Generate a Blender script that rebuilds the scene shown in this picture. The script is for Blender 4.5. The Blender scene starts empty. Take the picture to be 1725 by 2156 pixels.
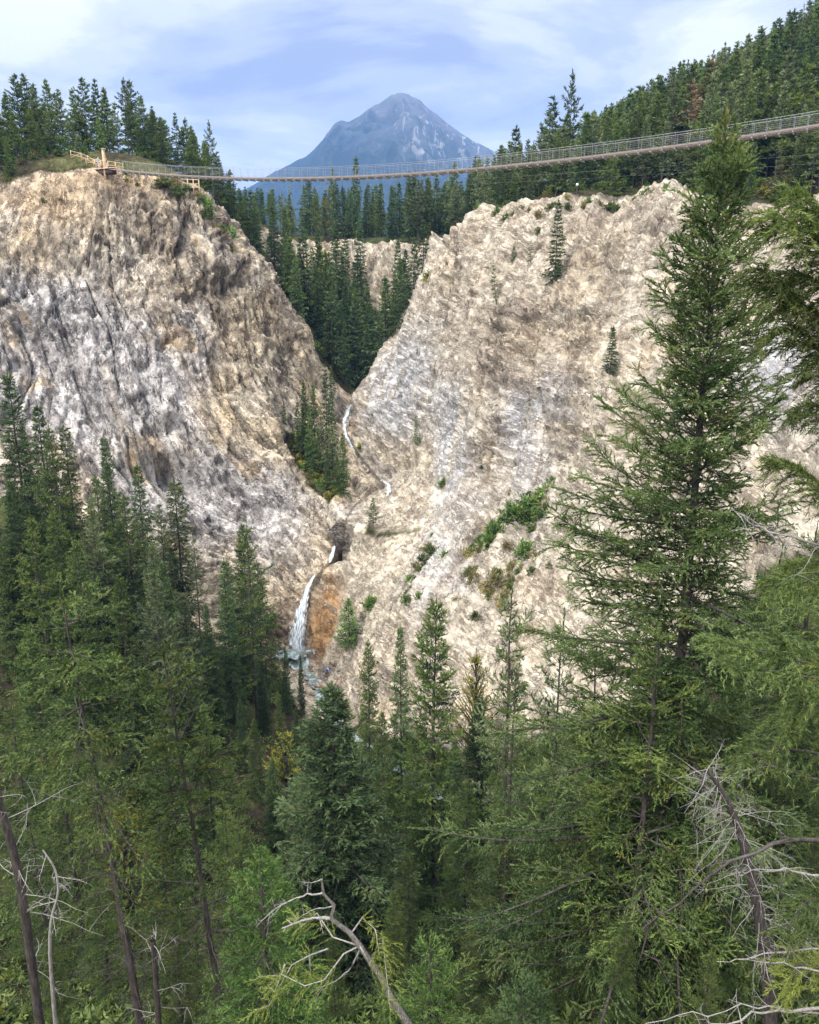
import bpy, math, random
import numpy as np
from mathutils import Vector, Matrix

# ------------------------------------------------------------------ camera, sky, sun, exposure
S = bpy.context.scene
COL = S.collection
F, CX, CY, TH = 1691.0, 862.5, 1078.0, math.radians(16.0)
CT, ST = math.cos(TH), math.sin(TH)
cam_d = bpy.data.cameras.new('camera')
cam = bpy.data.objects.new('camera', cam_d)
COL.objects.link(cam)
cam.rotation_euler = (math.radians(90) - TH, 0, 0)
cam_d.sensor_fit = 'HORIZONTAL'
cam_d.angle = 2 * math.atan(CX / F)
cam_d.clip_start = 0.3
cam_d.clip_end = 30000
S.camera = cam

SUN_EL, SUN_AZ = 46.0, 215.0        # azimuth clockwise from +Y: behind and to the left of the camera
W = bpy.data.worlds.new('World')
S.world = W
W.use_nodes = True
nt = W.node_tree
N, L = nt.nodes, nt.links
bg = N['Background']
sky = N.new('ShaderNodeTexSky')
sky.sky_type = 'NISHITA'
sky.sun_disc = False
sky.sun_elevation = math.radians(SUN_EL)
sky.sun_rotation = math.radians(SUN_AZ)
tc = N.new('ShaderNodeTexCoord')
sep = N.new('ShaderNodeSeparateXYZ')
L.new(tc.outputs['Generated'], sep.inputs[0])
def wmath(op, a, b=None, c=None, clamp=False):
    n = N.new('ShaderNodeMath'); n.operation = op; n.use_clamp = clamp
    for i, v in enumerate((a, b, c)):
        if v is None: continue
        if isinstance(v, (int, float)): n.inputs[i].default_value = v
        else: L.new(v, n.inputs[i])
    return n.outputs[0]
zc = wmath('ADD', wmath('MAXIMUM', sep.outputs['Z'], 0.0), 0.16)
cx = wmath('DIVIDE', sep.outputs['X'], zc)
cy = wmath('DIVIDE', sep.outputs['Y'], zc)
comb = N.new('ShaderNodeCombineXYZ')
L.new(cx, comb.inputs[0]); L.new(cy, comb.inputs[1])
def wnoise(scale, detail, rough, offs, dist=0.0):
    mp = N.new('ShaderNodeMapping')
    mp.inputs['Location'].default_value = offs
    L.new(comb.outputs[0], mp.inputs[0])
    n = N.new('ShaderNodeTexNoise')
    n.inputs['Scale'].default_value = scale
    n.inputs['Detail'].default_value = detail
    n.inputs['Roughness'].default_value = rough
    n.inputs['Distortion'].default_value = dist
    L.new(mp.outputs[0], n.inputs['Vector'])
    return n.outputs[0]
def wramp(v, stops):
    r = N.new('ShaderNodeValToRGB')
    r.color_ramp.interpolation = 'EASE'
    while len(r.color_ramp.elements) < len(stops): r.color_ramp.elements.new(0.5)
    for e, (p, c) in zip(r.color_ramp.elements, stops):
        e.position = p; e.color = (*c, 1)
    L.new(v, r.inputs[0]); return r.outputs[0]
n1 = wnoise(1.15, 8, 0.58, (2.3, 0.6, 0), 0.5)
n2 = wnoise(2.6, 5, 0.5, (7.1, 3.0, 0), 0.2)
nm = wmath('ADD', wmath('MULTIPLY', n1, 0.72), wmath('MULTIPLY', n2, 0.28))
cloud = wramp(nm, [(0.36, (0.42, 0.46, 0.62)), (0.44, (0.58, 0.62, 0.76)), (0.51, (0.77, 0.79, 0.87)), (0.58, (1.0, 0.99, 0.98))])
hor = wramp(sep.outputs['Z'], [(0.02, (0.78, 0.86, 0.97)), (0.24, (0.0, 0.0, 0.0))])
mixh = N.new('ShaderNodeMix'); mixh.data_type = 'RGBA'; mixh.blend_type = 'SCREEN'
mixh.inputs[0].default_value = 0.35
L.new(cloud, mixh.inputs[6]); L.new(hor, mixh.inputs[7])
# an overcast sky is brightest overhead
zen = wmath('ADD', wmath('MULTIPLY', wmath('POWER', wmath('MAXIMUM', sep.outputs['Z'], 0.0), 3.0), 4.5), 1.0)
cl10 = N.new('ShaderNodeVectorMath'); cl10.operation = 'SCALE'
high = N.new('ShaderNodeMix'); high.data_type = 'RGBA'      # overhead the cloud deck is thicker and whiter
L.new(wramp(sep.outputs['Z'], [(0.3, (0, 0, 0)), (0.75, (1, 1, 1))]), high.inputs[0])
L.new(mixh.outputs[2], high.inputs[6]); high.inputs[7].default_value = (0.74, 0.74, 0.74, 1)
L.new(high.outputs[2], cl10.inputs[0])
L.new(wmath('MULTIPLY', zen, 7.6), cl10.inputs['Scale'])
mixs = N.new('ShaderNodeMix'); mixs.data_type = 'RGBA'
mixs.inputs[0].default_value = 0.94
L.new(sky.outputs[0], mixs.inputs[6]); L.new(cl10.outputs[0], mixs.inputs[7])
L.new(mixs.outputs[2], bg.inputs['Color'])
bg.inputs['Strength'].default_value = 0.1

sd = bpy.data.lights.new('sun', 'SUN')
sd.energy = 2.6
sd.angle = math.radians(9)
sd.color = (1.0, 0.95, 0.88)
sun = bpy.data.objects.new('sun', sd)
COL.objects.link(sun)
a = math.radians(SUN_AZ); e = math.radians(SUN_EL)
sdir = Vector((math.sin(a) * math.cos(e), math.cos(a) * math.cos(e), math.sin(e)))
sun.rotation_euler = sdir.to_track_quat('Z', 'Y').to_euler()
sun.location = sdir * 300
S.view_settings.view_transform = 'Standard'
S.view_settings.look = 'None'
S.view_settings.gamma = 1.0
S.view_settings.exposure = 0.74
S.cycles.use_denoising = True
S.cycles.denoising_prefilter = 'NONE'
S.cycles.max_bounces = 6
S.cycles.diffuse_bounces = 3
S.cycles.transmission_bounces = 3

# ------------------------------------------------------------------ helpers
def ray(px, py):
    u = (px - CX) / F; v = -(py - CY) / F
    return u, CT + v * ST, -ST + v * CT
def at(px, py, Y):
    dx, dy, dz = ray(px, py)
    t = Y / dy
    return (dx * t, Y, dz * t)
def tag(o, label=None, cat=None, group=None, kind=None):
    if label: o['label'] = label
    if cat: o['category'] = cat
    if group: o['group'] = group
    if kind: o['kind'] = kind
    return o
def mesh_np(name, V, Fq, mat, smooth=False, attrs=None, mats=None):
    """V (n,3), Fq (m,k) -> mesh data"""
    V = np.asarray(V, np.float32); Fq = np.asarray(Fq, np.int32)
    me = bpy.data.meshes.new(name)
    me.vertices.add(len(V)); me.vertices.foreach_set('co', V.ravel())
    k = Fq.shape[1]
    me.loops.add(Fq.size); me.loops.foreach_set('vertex_index', Fq.ravel())
    me.polygons.add(len(Fq))
    me.polygons.foreach_set('loop_start', np.arange(0, Fq.size, k, dtype=np.int32))
    if smooth: me.polygons.foreach_set('use_smooth', np.ones(len(Fq), bool))
    me.update(calc_edges=True)
    for an, (typ, dat) in (attrs or {}).items():
        at_ = me.attributes.new(an, typ, 'POINT')
        at_.data.foreach_set({'FLOAT': 'value', 'FLOAT_VECTOR': 'vector', 'FLOAT_COLOR': 'color'}[typ], np.asarray(dat, np.float32).ravel())
    if mat: me.materials.append(mat)
    return me
def obj(name, me, parent=None):
    o = bpy.data.objects.new(name, me)
    COL.objects.link(o)
    if parent: o.parent = parent
    return o
def empty(name, loc=(0, 0, 0)):
    o = bpy.data.objects.new(name, None); COL.objects.link(o); o.location = loc
    o.empty_display_size = 0.3
    return o

# vectorised gradient noise
_rs = np.random.RandomState(7)
_P = _rs.permutation(256); _P = np.concatenate([_P, _P, _P])
_G = _rs.normal(size=(256, 3)); _G /= np.linalg.norm(_G, axis=1)[:, None]
def perlin(x, y, z):
    xi = np.floor(x).astype(int); yi = np.floor(y).astype(int); zi = np.floor(z).astype(int)
    xf, yf, zf = x - xi, y - yi, z - zi
    fade = lambda t: t * t * t * (t * (t * 6 - 15) + 10)
    u, v, w = fade(xf), fade(yf), fade(zf)
    xi &= 255; yi &= 255; zi &= 255
    r = 0
    for a_ in (0, 1):
        for b_ in (0, 1):
            for c_ in (0, 1):
                g = _G[_P[_P[_P[xi + a_] + yi + b_] + zi + c_]]
                d = g[..., 0] * (xf - a_) + g[..., 1] * (yf - b_) + g[..., 2] * (zf - c_)
                r = r + d * (u if a_ else 1 - u) * (v if b_ else 1 - v) * (w if c_ else 1 - w)
    return r * 1.6
def fbm(x, y, z, oct=4, gain=0.5, ridged=False):
    r = 0; a_ = 1.0; n_ = 0
    for i in range(oct):
        p = perlin(x * 2 ** i + 13.7 * i, y * 2 ** i - 7.3 * i, z * 2 ** i + 3.1 * i)
        r = r + a_ * ((1 - 2 * np.abs(p)) if ridged else p); n_ += a_; a_ *= gain
    return r / n_
def sstep(a_, b_, x):
    t = np.clip((x - a_) / (b_ - a_), 0, 1); return t * t * (3 - 2 * t)

# materials -----------------------------------------------------------------------
class NT:
    def __init__(s, name):
        s.m = bpy.data.materials.new(name); s.m.use_nodes = True
        s.t = s.m.node_tree; s.b = s.t.nodes['Principled BSDF']; s.out = s.t.nodes['Material Output']
    def n(s, typ, **kw):
        n = s.t.nodes.new('ShaderNode' + typ)
        for k, v in kw.items(): setattr(n, k, v)
        return n
    def set(s, sock, v):
        if hasattr(v, 'is_output') or isinstance(v, bpy.types.NodeSocket): s.t.links.new(v, sock)
        else: sock.default_value = v
    def attr(s, name): return s.n('Attribute', attribute_name=name)
    def noise(s, vec, scale, detail=4, rough=0.55, dist=0.0, out=0):
        n = s.n('TexNoise')
        if vec is not None: s.set(n.inputs['Vector'], vec)
        n.inputs['Scale'].default_value = scale; n.inputs['Detail'].default_value = detail
        n.inputs['Roughness'].default_value = rough; n.inputs['Distortion'].default_value = dist
        return n.outputs[out]
    def map(s, vec, scale=(1, 1, 1), rot=(0, 0, 0)):
        n = s.n('Mapping'); s.set(n.inputs[0], vec)
        n.inputs['Scale'].default_value = scale; n.inputs['Rotation'].default_value = rot
        return n.outputs[0]
    def ramp(s, v, stops):
        n = s.n('ValToRGB'); cr = n.color_ramp
        while len(cr.elements) < len(stops): cr.elements.new(0.5)
        for e_, (p, c) in zip(cr.elements, stops):
            e_.position = p; e_.color = (*c, 1) if not isinstance(c, (int, float)) else (c, c, c, 1)
        s.set(n.inputs[0], v); return n.outputs[0]
    def mix(s, f, a_, b_, blend='MIX'):
        n = s.n('Mix', data_type='RGBA', blend_type=blend)
        s.set(n.inputs[0], f)
        for i, v in ((6, a_), (7, b_)): s.set(n.inputs[i], (*v, 1) if isinstance(v, tuple) else v)
        return n.outputs[2]
    def math(s, op, a_, b_=None, clamp=False):
        n = s.n('Math', operation=op, use_clamp=clamp); s.set(n.inputs[0], a_)
        if b_ is not None: s.set(n.inputs[1], b_)
        return n.outputs[0]
    def bump(s, h, strength, dist, normal=None):
        n = s.n('Bump'); s.set(n.inputs['Height'], h)
        n.inputs['Strength'].default_value = strength; n.inputs['Distance'].default_value = dist
        if normal: s.set(n.inputs['Normal'], normal)
        return n.outputs[0]

def plain(name, col, rough=0.7, var=0.25, scale=8.0, metal=0.0):
    k = NT(name)
    co = k.n('TexCoord').outputs['Object']
    nz = k.noise(co, scale, 4)
    c = k.ramp(nz, [(0.3, tuple(x * (1 - var) for x in col)), (0.7, tuple(min(1, x * (1 + var)) for x in col))])
    k.set(k.b.inputs['Base Color'], c)
    k.b.inputs['Roughness'].default_value = rough
    k.b.inputs['Metallic'].default_value = metal
    return k.m

def rock_material(name, bumpd, tints, stretch=0.22, lines=0.9, speck=0.5, fs=1.0):
    """weathered rock: streaks and crack lines along the beds, broken blocks, grit"""
    k = NT(name)
    col = k.attr('col').outputs['Color']; st = k.attr('st').outputs['Vector']
    pos = k.n('TexCoord').outputs['Object']
    wob = k.noise(pos, 0.9, 4, 0.6, out=1)
    vm = k.n('VectorMath', operation='MULTIPLY_ADD'); k.set(vm.inputs[0], wob); vm.inputs[1].default_value = (1.1, 1.1, 1.1); k.set(vm.inputs[2], st)
    stw = vm.outputs[0]
    m1 = k.map(stw, (0.55 * fs, 0.55 * fs * stretch, 0.55 * fs * stretch))
    m1l = k.map(stw, (0.60 * fs, 0.10 * fs, 0.10 * fs))
    m2 = k.map(stw, (1.5 * fs, 1.5 * fs * stretch * 1.6, 1.5 * fs * stretch * 1.6))
    m3 = k.map(pos, (1, 1, 1))
    streak = k.noise(m1, 1.3, 7, 0.66, 0.8)
    crack1 = k.math('ABSOLUTE', k.math('SUBTRACT', k.noise(m1l, 1.9, 5, 0.6, 0.5), 0.5))
    crack2 = k.math('ABSOLUTE', k.math('SUBTRACT', k.noise(m2, 1.6, 5, 0.66, 1.0), 0.5))
    vor = k.n('TexVoronoi', feature='F1'); k.set(vor.inputs['Vector'], m2); vor.inputs['Scale'].default_value = 1.5; vor.inputs['Detail'].default_value = 2
    v2 = k.n('TexVoronoi', feature='F1'); k.set(v2.inputs['Vector'], m2); v2.inputs['Scale'].default_value = 1.0
    d2 = k.n('VectorMath', operation='SUBTRACT'); k.set(d2.inputs[0], m2); k.set(d2.inputs[1], v2.outputs['Position'])
    c2 = k.n('VectorMath', operation='SUBTRACT'); k.set(c2.inputs[0], v2.outputs['Color']); c2.inputs[1].default_value = (0.5, 0.5, 0.5)
    pl = k.n('VectorMath', operation='DOT_PRODUCT'); k.set(pl.inputs[0], d2.outputs[0]); k.set(pl.inputs[1], c2.outputs[0])
    sc2 = k.n('SeparateXYZ'); k.set(sc2.inputs[0], c2.outputs[0])
    blocks = k.math('ADD', k.math('MULTIPLY', pl.outputs['Value'], 2.0), k.math('MULTIPLY', sc2.outputs['X'], 0.6))
    cell = k.math('ADD', 1.0, k.math('MULTIPLY', sc2.outputs['Y'], 0.42))
    grit = k.noise(m3, 1.5, 9, 0.8)
    gate = k.ramp(k.noise(m3, 0.23, 4, 0.6), [(0.40, 0.15), (0.58, 1.0)])
    gate2 = k.ramp(k.noise(m3, 0.6, 3, 0.6), [(0.42, 0.0), (0.6, 1.0)])
    blot = k.noise(m3, 0.4, 6, 0.66, 0.6)
    c = k.mix(k.ramp(blot, [(0.44, 0.0), (0.58, 0.8)]), col, k.mix(1.0, col, tints[0], 'MULTIPLY'))
    c = k.mix(k.ramp(streak, [(0.48, 0.0), (0.60, 0.9)]), c, k.mix(1.0, c, tints[1], 'MULTIPLY'))
    c = k.mix(k.ramp(streak, [(0.36, 0.38), (0.45, 0.0)]), c, k.mix(1.0, c, tints[3], 'MULTIPLY'))
    c = k.mix(k.ramp(grit, [(0.52, 0.0), (0.70, speck * 0.8)]), c, k.mix(1.0, c, tints[2], 'MULTIPLY'))
    c = k.mix(k.ramp(grit, [(0.30, speck * 0.55), (0.44, 0.0)]), c, k.mix(1.0, c, tints[3], 'MULTIPLY'))
    l1 = k.math('MULTIPLY', k.ramp(crack1, [(0.012, lines), (0.045, 0.0)]), gate)
    l2 = k.math('MULTIPLY', k.ramp(crack2, [(0.012, lines * 0.95), (0.045, 0.0)]), gate2)
    lmx = k.math('MAXIMUM', l1, l2)
    c = k.mix(lmx, c, k.mix(1.0, c, tints[2], 'MULTIPLY'))
    cm = k.n('VectorMath', operation='SCALE'); k.set(cm.inputs[0], c); k.set(cm.inputs['Scale'], cell)
    k.set(k.b.inputs['Base Color'], cm.outputs[0])
    k.b.inputs['Roughness'].default_value = 0.95
    k.b.inputs['Specular IOR Level'].default_value = 0.1
    h = k.math('ADD', k.math('MULTIPLY', streak, 0.6), k.math('ADD', k.math('MULTIPLY', k.math('SUBTRACT', 1.0, lmx), 0.5), k.math('ADD', k.math('MULTIPLY', grit, 0.7), k.math('MULTIPLY', blocks, 0.9))))
    k.set(k.b.inputs['Normal'], k.bump(h, 1.0, bumpd))
    return k.m

# ------------------------------------------------------------------ terrain: one height surface from surveyed lines
CP = []
def P3(*pts): CP.extend(pts)
def line(pts, step=4.0):
    for a_, b_ in zip(pts[:-1], pts[1:]):
        a_, b_ = np.array(a_), np.array(b_)
        n_ = max(1, int(np.linalg.norm((b_ - a_)[:2]) / step))
        for i in range(n_): CP.append(tuple(a_ + (b_ - a_) * i / n_))
    CP.append(tuple(pts[-1]))
A = at
creek = [A(765, 780, 196), A(745, 850, 160), A(725, 895, 154), A(752, 950, 146), A(805, 1012, 139), A(742, 1062, 128), A(712, 1120, 121),
         A(697, 1180, 116), A(655, 1222, 112.5), A(618, 1372, 107.5), A(662, 1440, 98), A(700, 1520, 91), A(840, 1620, 80), A(960, 1700, 74),
         A(985, 1930, 58), (20, 50, -55), (60, 44, -58), (110, 40, -60)]
line(creek, 3)
# left cliff rim and its right-hand edge down into the gorge
rimL = [(-150, 108, 4), A(-250, 470, 126), A(0, 416, 136), A(130, 380, 142), A(200, 357, 146), A(270, 367, 148), A(350, 380, 149.5), A(430, 424, 151),
        A(482, 505, 152), A(530, 562, 152), A(572, 606, 152), A(610, 690, 152.5), A(662, 762, 154), A(716, 822, 157)]
line(rimL, 3)
P3(*[A(*p) for p in [(0, 560, 128), (0, 700, 122.5), (0, 850, 117), (0, 1000, 112), (-200, 700, 112), (-200, 950, 104),
   (100, 550, 133), (100, 700, 127), (100, 850, 120), (100, 1000, 114), (200, 450, 141.5), (200, 550, 136.5), (200, 700, 130), (200, 850, 123), (200, 1000, 116), (200, 1130, 110),
   (350, 460, 145.5), (350, 550, 141.5), (350, 700, 134.5), (350, 850, 127.5), (350, 1000, 120), (350, 1150, 113), (420, 1300, 106),
   (470, 600, 146), (500, 750, 141), (500, 900, 133.5), (500, 1050, 125), (500, 1200, 116), (560, 1340, 109),
   (570, 720, 148), (600, 800, 149), (590, 900, 141), (640, 960, 139), (700, 1030, 132.5), (620, 1010, 132), (650, 1100, 124.5), (620, 1200, 115), (690, 1100, 123), (680, 1170, 117.5),
   (660, 880, 149), (700, 900, 150)]])
# land behind the left rim
P3((-150, 170, 14), (-110, 170, 17), (-80, 165, 19), (-60, 165, 21), (-45, 168, 20), (-110, 230, 20), (-60, 220, 22), (-40, 200, 17), (-150, 300, 22), (-70, 300, 18), (-40, 168, 14),
   (-36, 172, 8), (-30, 172, 0), (-24, 174, -7), (-16, 176, -14), (-36, 190, 8), (-26, 192, -3), (-14, 192, -14), (-34, 205, 10), (-20, 208, -4))
# head of the gorge
P3(*[A(*p) for p in [(620, 545, 212), (680, 525, 214), (740, 512, 217), (820, 505, 217), (900, 503, 212), (960, 505, 200), (640, 640, 203), (700, 660, 200), (780, 650, 200), (860, 640, 196), (690, 740, 196), (850, 720, 186), (900, 600, 188)]])
P3((-40, 250, 11), (-10, 250, 11), (25, 250, 13), (-40, 300, 12), (0, 320, 12), (40, 300, 15), (-90, 340, 16), (0, 345, 12), (60, 345, 22), (-10, 232, 10.5), (20, 228, 12))
# right-hand slope
rimR = [A(935, 530, 176), A(950, 520, 166), A(1000, 484, 158), A(1100, 444, 152), A(1200, 424, 148), A(1300, 423, 143), A(1420, 443, 136), A(1600, 485, 126), A(1760, 545, 114), (90, 92, 2), (130, 84, 6)]
line(rimR, 3)
P3(*[A(*p) for p in [(900, 620, 162), (860, 690, 161.5), (815, 750, 160.5), (775, 812, 159), (1000, 580, 151), (1100, 530, 145), (1100, 620, 138), (1250, 520, 137), (1250, 620, 130), (1000, 700, 143), (1000, 800, 136), (1100, 700, 131), (1100, 800, 124.5), (1250, 750, 121),
   (900, 800, 149), (870, 860, 146), (860, 940, 140), (900, 950, 134), (1000, 950, 126.5), (1200, 900, 112), (845, 985, 137.5), (900, 1060, 123), (790, 1040, 131), (745, 1085, 125), (1100, 1050, 112),
   (800, 1150, 115.5), (1000, 1200, 103), (800, 1260, 107), (730, 1180, 116), (715, 1300, 107), (760, 1350, 102), (705, 1400, 101), (900, 1350, 95), (1000, 1420, 88), (1150, 1350, 86), (1150, 1480, 79), (1350, 1200, 90), (1400, 1000, 101), (1450, 800, 110), (1450, 600, 122),
   (1700, 760, 96), (1700, 960, 86), (1500, 1350, 74), (1750, 1300, 66), (700, 1470, 96), (900, 1560, 82)]])
P3((45, 190, 22), (52, 178, 24), (35, 172, 13.5), (60, 150, 17), (75, 160, 33), (95, 170, 48), (120, 170, 62), (62, 128, 13), (85, 130, 28), (110, 130, 43), (80, 200, 47), (120, 220, 72), (60, 230, 38), (30, 200, 13), (40, 260, 22), (90, 270, 62),
   (140, 300, 84), (150, 130, 60), (100, 105, 17), (140, 105, 32), (80, 320, 62), (78, 110, 12))
# near side: the slope the viewer stands on, and the left bench
P3((0, -6, -1.9), (0, 0, -1.9), (0, 4, -6), (0, 12, -16), (0, 22, -27), (0, 34, -39), (0, 46, -49), (-15, 40, -44), (-18, 55, -51), (-6, 66, -53), (-12, 78, -52),
   (20, 12, -14), (22, 24, -27), (26, 36, -40), (40, 16, -14), (46, 30, -32), (60, 20, -18), (80, 28, -34), (30, 0, -3), (60, 0, 0), (110, 8, -6), (110, 24, -34),
   (-20, 12, -15), (-22, 24, -27), (-40, 16, -16), (-44, 34, -33), (-40, 50, -43), (-30, 66, -47), (-70, 20, -14), (-75, 44, -31), (-60, 66, -40), (-45, 82, -39), (-32, 90, -44), (-60, 92, -34), (-20, 92, -50),
   (-90, 70, -32), (-85, 92, -24), (-110, 60, -26), (-150, 60, -14), (-150, 20, -4), (-120, 90, -16), (-48, 102, -35), (-38, 103, -40), (-150, -6, 2), (-60, -6, 0), (60, -6, 3), (150, -6, 4), (150, 40, -40), (150, 66, -38), (60, 62, -40), (80, 70, -28), (110, 70, -22), (36, 62, -48), (20, 64, -52))
CPa = np.array(CP, float)
# drop near-duplicates
keep = []
for i, p in enumerate(CPa):
    if all((p[0] - CPa[j][0]) ** 2 + (p[1] - CPa[j][1]) ** 2 > 1.2 for j in keep): keep.append(i)
CPa = CPa[keep]
def _solve(c):
    d = np.hypot(c[:, None, 0] - c[None, :, 0], c[:, None, 1] - c[None, :, 1])
    n_ = len(c)
    Kf = np.zeros((n_ + 3, n_ + 3)); Kf[:n_, :n_] = np.sqrt(d * d + 4.0) * -1; Kf[:n_, n_] = 1; Kf[:n_, n_ + 1:] = c[:, :2] / 100
    Kf[:n_, :n_] += np.eye(n_) * 0.6
    Kf[n_, :n_] = 1; Kf[n_ + 1:, :n_] = c[:, :2].T / 100
    return np.linalg.solve(Kf, np.concatenate([c[:, 2], np.zeros(3)]))
_w = _solve(CPa)
def rbf(x, y):
    sh = x.shape; x = x.ravel(); y = y.ravel(); out = np.empty(len(x)); n_ = len(CPa)
    for s in range(0, len(x), 20000):
        d2 = (x[s:s + 20000, None] - CPa[None, :, 0]) ** 2 + (y[s:s + 20000, None] - CPa[None, :, 1]) ** 2
        out[s:s + 20000] = -np.sqrt(d2 + 4.0) @ _w[:n_] + _w[n_] + x[s:s + 20000] / 100 * _w[n_ + 1] + y[s:s + 20000] / 100 * _w[n_ + 2]
    return out.reshape(sh)
def axis(segs):
    r = []
    for a_, b_, s in segs: r.append(np.arange(a_, b_, s))
    return np.concatenate(r + [[segs[-1][1]]])
gx = axis([(-150, -80, 1.2), (-80, -62, 0.6), (-62, 66, 0.24), (66, 90, 0.8), (90, 150, 1.5)])
gy = axis([(-6, 50, 1.2), (50, 76, 0.7), (76, 100, 0.29), (100, 158, 0.19), (158, 160, 0.3), (160, 224, 0.6), (224, 345, 2.0)])
X, Y = np.meshgrid(gx, gy)          # rows = y
Z = rbf(X, Y)
crk = np.array(creek)
_o = np.argsort(crk[:, 1])
crx = lambda y: np.interp(y, crk[_o, 1], crk[_o, 0])
def interp(G, x, y):
    x = np.clip(np.asarray(x, float), gx[0], gx[-1] - 1e-6); y = np.clip(np.asarray(y, float), gy[0], gy[-1] - 1e-6)
    i = np.clip(np.searchsorted(gx, x, 'right') - 1, 0, len(gx) - 2); j = np.clip(np.searchsorted(gy, y, 'right') - 1, 0, len(gy) - 2)
    u = (x - gx[i]) / (gx[i + 1] - gx[i]); v = (y - gy[j]) / (gy[j + 1] - gy[j])
    return G[j, i] * (1 - u) * (1 - v) + G[j, i + 1] * u * (1 - v) + G[j + 1, i] * (1 - u) * v + G[j + 1, i + 1] * u * v
dcr = np.abs(X - crx(Y))
Z = Z - 6.0 * np.exp(-(dcr / 0.85) ** 2) * sstep(116.0, 118.0, Y) * (1 - sstep(121, 125, Y)) - 0.5 * np.exp(-(dcr / 1.6) ** 2) * sstep(92, 98, Y) * (1 - sstep(160, 165, Y))
# surface normal of the smooth ground
dzy, dzx = np.gradient(Z, gy, gx)
slope = np.hypot(dzx, dzy)
nrm = np.stack([-dzx, -dzy, np.ones_like(Z)], -1); nrm /= np.linalg.norm(nrm, axis=-1)[..., None]
CRX = crx(Y)
left = X < CRX
canyon = sstep(70, 80, Y) * (1 - sstep(216, 232, Y)) * (1 - sstep(62, 74, -X + 0 * Y))
edge_n = fbm(X * 0.12, Y * 0.12, Z * 0.12, 4)
bareL = sstep(0.72, 1.0, slope + 0.35 * edge_n) * canyon * left
bareL *= 1 - sstep(160, 166, Y)
lp = np.array([A(622, 940, 140), A(640, 960, 139), A(700, 1030, 132.5), A(735, 1050, 128)])[:, :2]
def dist_line(P_):
    dm = np.full(X.shape, 1e9)
    for a_, b_ in zip(P_[:-1], P_[1:]):
        e_ = b_ - a_; t = np.clip(((X - a_[0]) * e_[0] + (Y - a_[1]) * e_[1]) / (e_ @ e_), 0, 1)
        dm = np.minimum(dm, np.hypot(X - a_[0] - t * e_[0], Y - a_[1] - t * e_[1]))
    return dm
ledge_d = dist_line(lp)
inL = left * sstep(100, 106, Y + 0.0 * X) * (1 - sstep(154, 160, Y)) * sstep(-45, -38, X - 0.25 * (Y - 110)) * (Z < np.interp(X, [-60, -36, -30, -24, -18], [16, 12, 4, -4, -12]))
bareL = np.maximum(bareL, inL) * (1 - (1 - sstep(2.2, 5.0, ledge_d + 3.0 * edge_n)) * 0.92)
bareR = sstep(0.38, 0.6, slope + 0.3 * edge_n) * canyon * (~left) * (1 - sstep(0, 5, Y + 5.0 * fbm(X * 0.11, Y * 0.11, Z * 0 + 2.2, 3) - np.interp(X, [6, 14, 21, 29, 36, 45, 56, 70, 90], [172, 158, 153, 149, 144, 137, 127, 116, 96])))
bareR *= sstep(-3, 2, Y - np.interp(X, [-8, 0, 10, 20, 35, 50, 65, 90], [86, 84, 78, 74, 70, 66, 64, 62]))
head = sstep(0.5, 0.75, slope + 0.3 * edge_n) * sstep(192, 197, Y) * (1 - sstep(216, 222, Y)) * sstep(-38, -32, X) * (1 - sstep(20, 30, X))
bed = np.exp(-((X - CRX) / 4.5) ** 2) * sstep(86, 92, Y) * (1 - sstep(162, 170, Y))
bareR = np.maximum(bareR, head)
bareR = np.maximum(bareR, sstep(0, 1, np.exp(-((X - 3) / 9) ** 2 - ((Y - 128) / 10) ** 2) * 1.6) * (~left))
bare = np.clip(np.maximum(np.maximum(bareL, bareR), sstep(0.3, 0.6, bed)), 0, 1)
# bedding coordinates: across the beds / along the beds
ang = np.where(left, np.radians(16) + np.radians(14) * sstep(-20, -70, X) * sstep(22, -10, Z) + np.radians(40) * sstep(-10, -42, Z + 0.10 * (X + 20)), 0)
wx = 2.0 * fbm(X * 0.05, Y * 0.05, Z * 0.05, 3); wz = 2.0 * fbm(X * 0.05 + 40, Y * 0.05, Z * 0.05, 3)
Xs, Zs = X + wx, Z + wz
ac_l = Xs * np.cos(ang) + Zs * np.sin(ang); al_l = -Xs * np.sin(ang) + Zs * np.cos(ang)
ac_r = Zs * 0.96 + 0.28 * Xs; al_r = Xs * 0.96 - 0.28 * Zs     # right: nearly level beds
ac = np.where(left, ac_l, ac_r); al = np.where(left, al_l, al_r)
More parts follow.
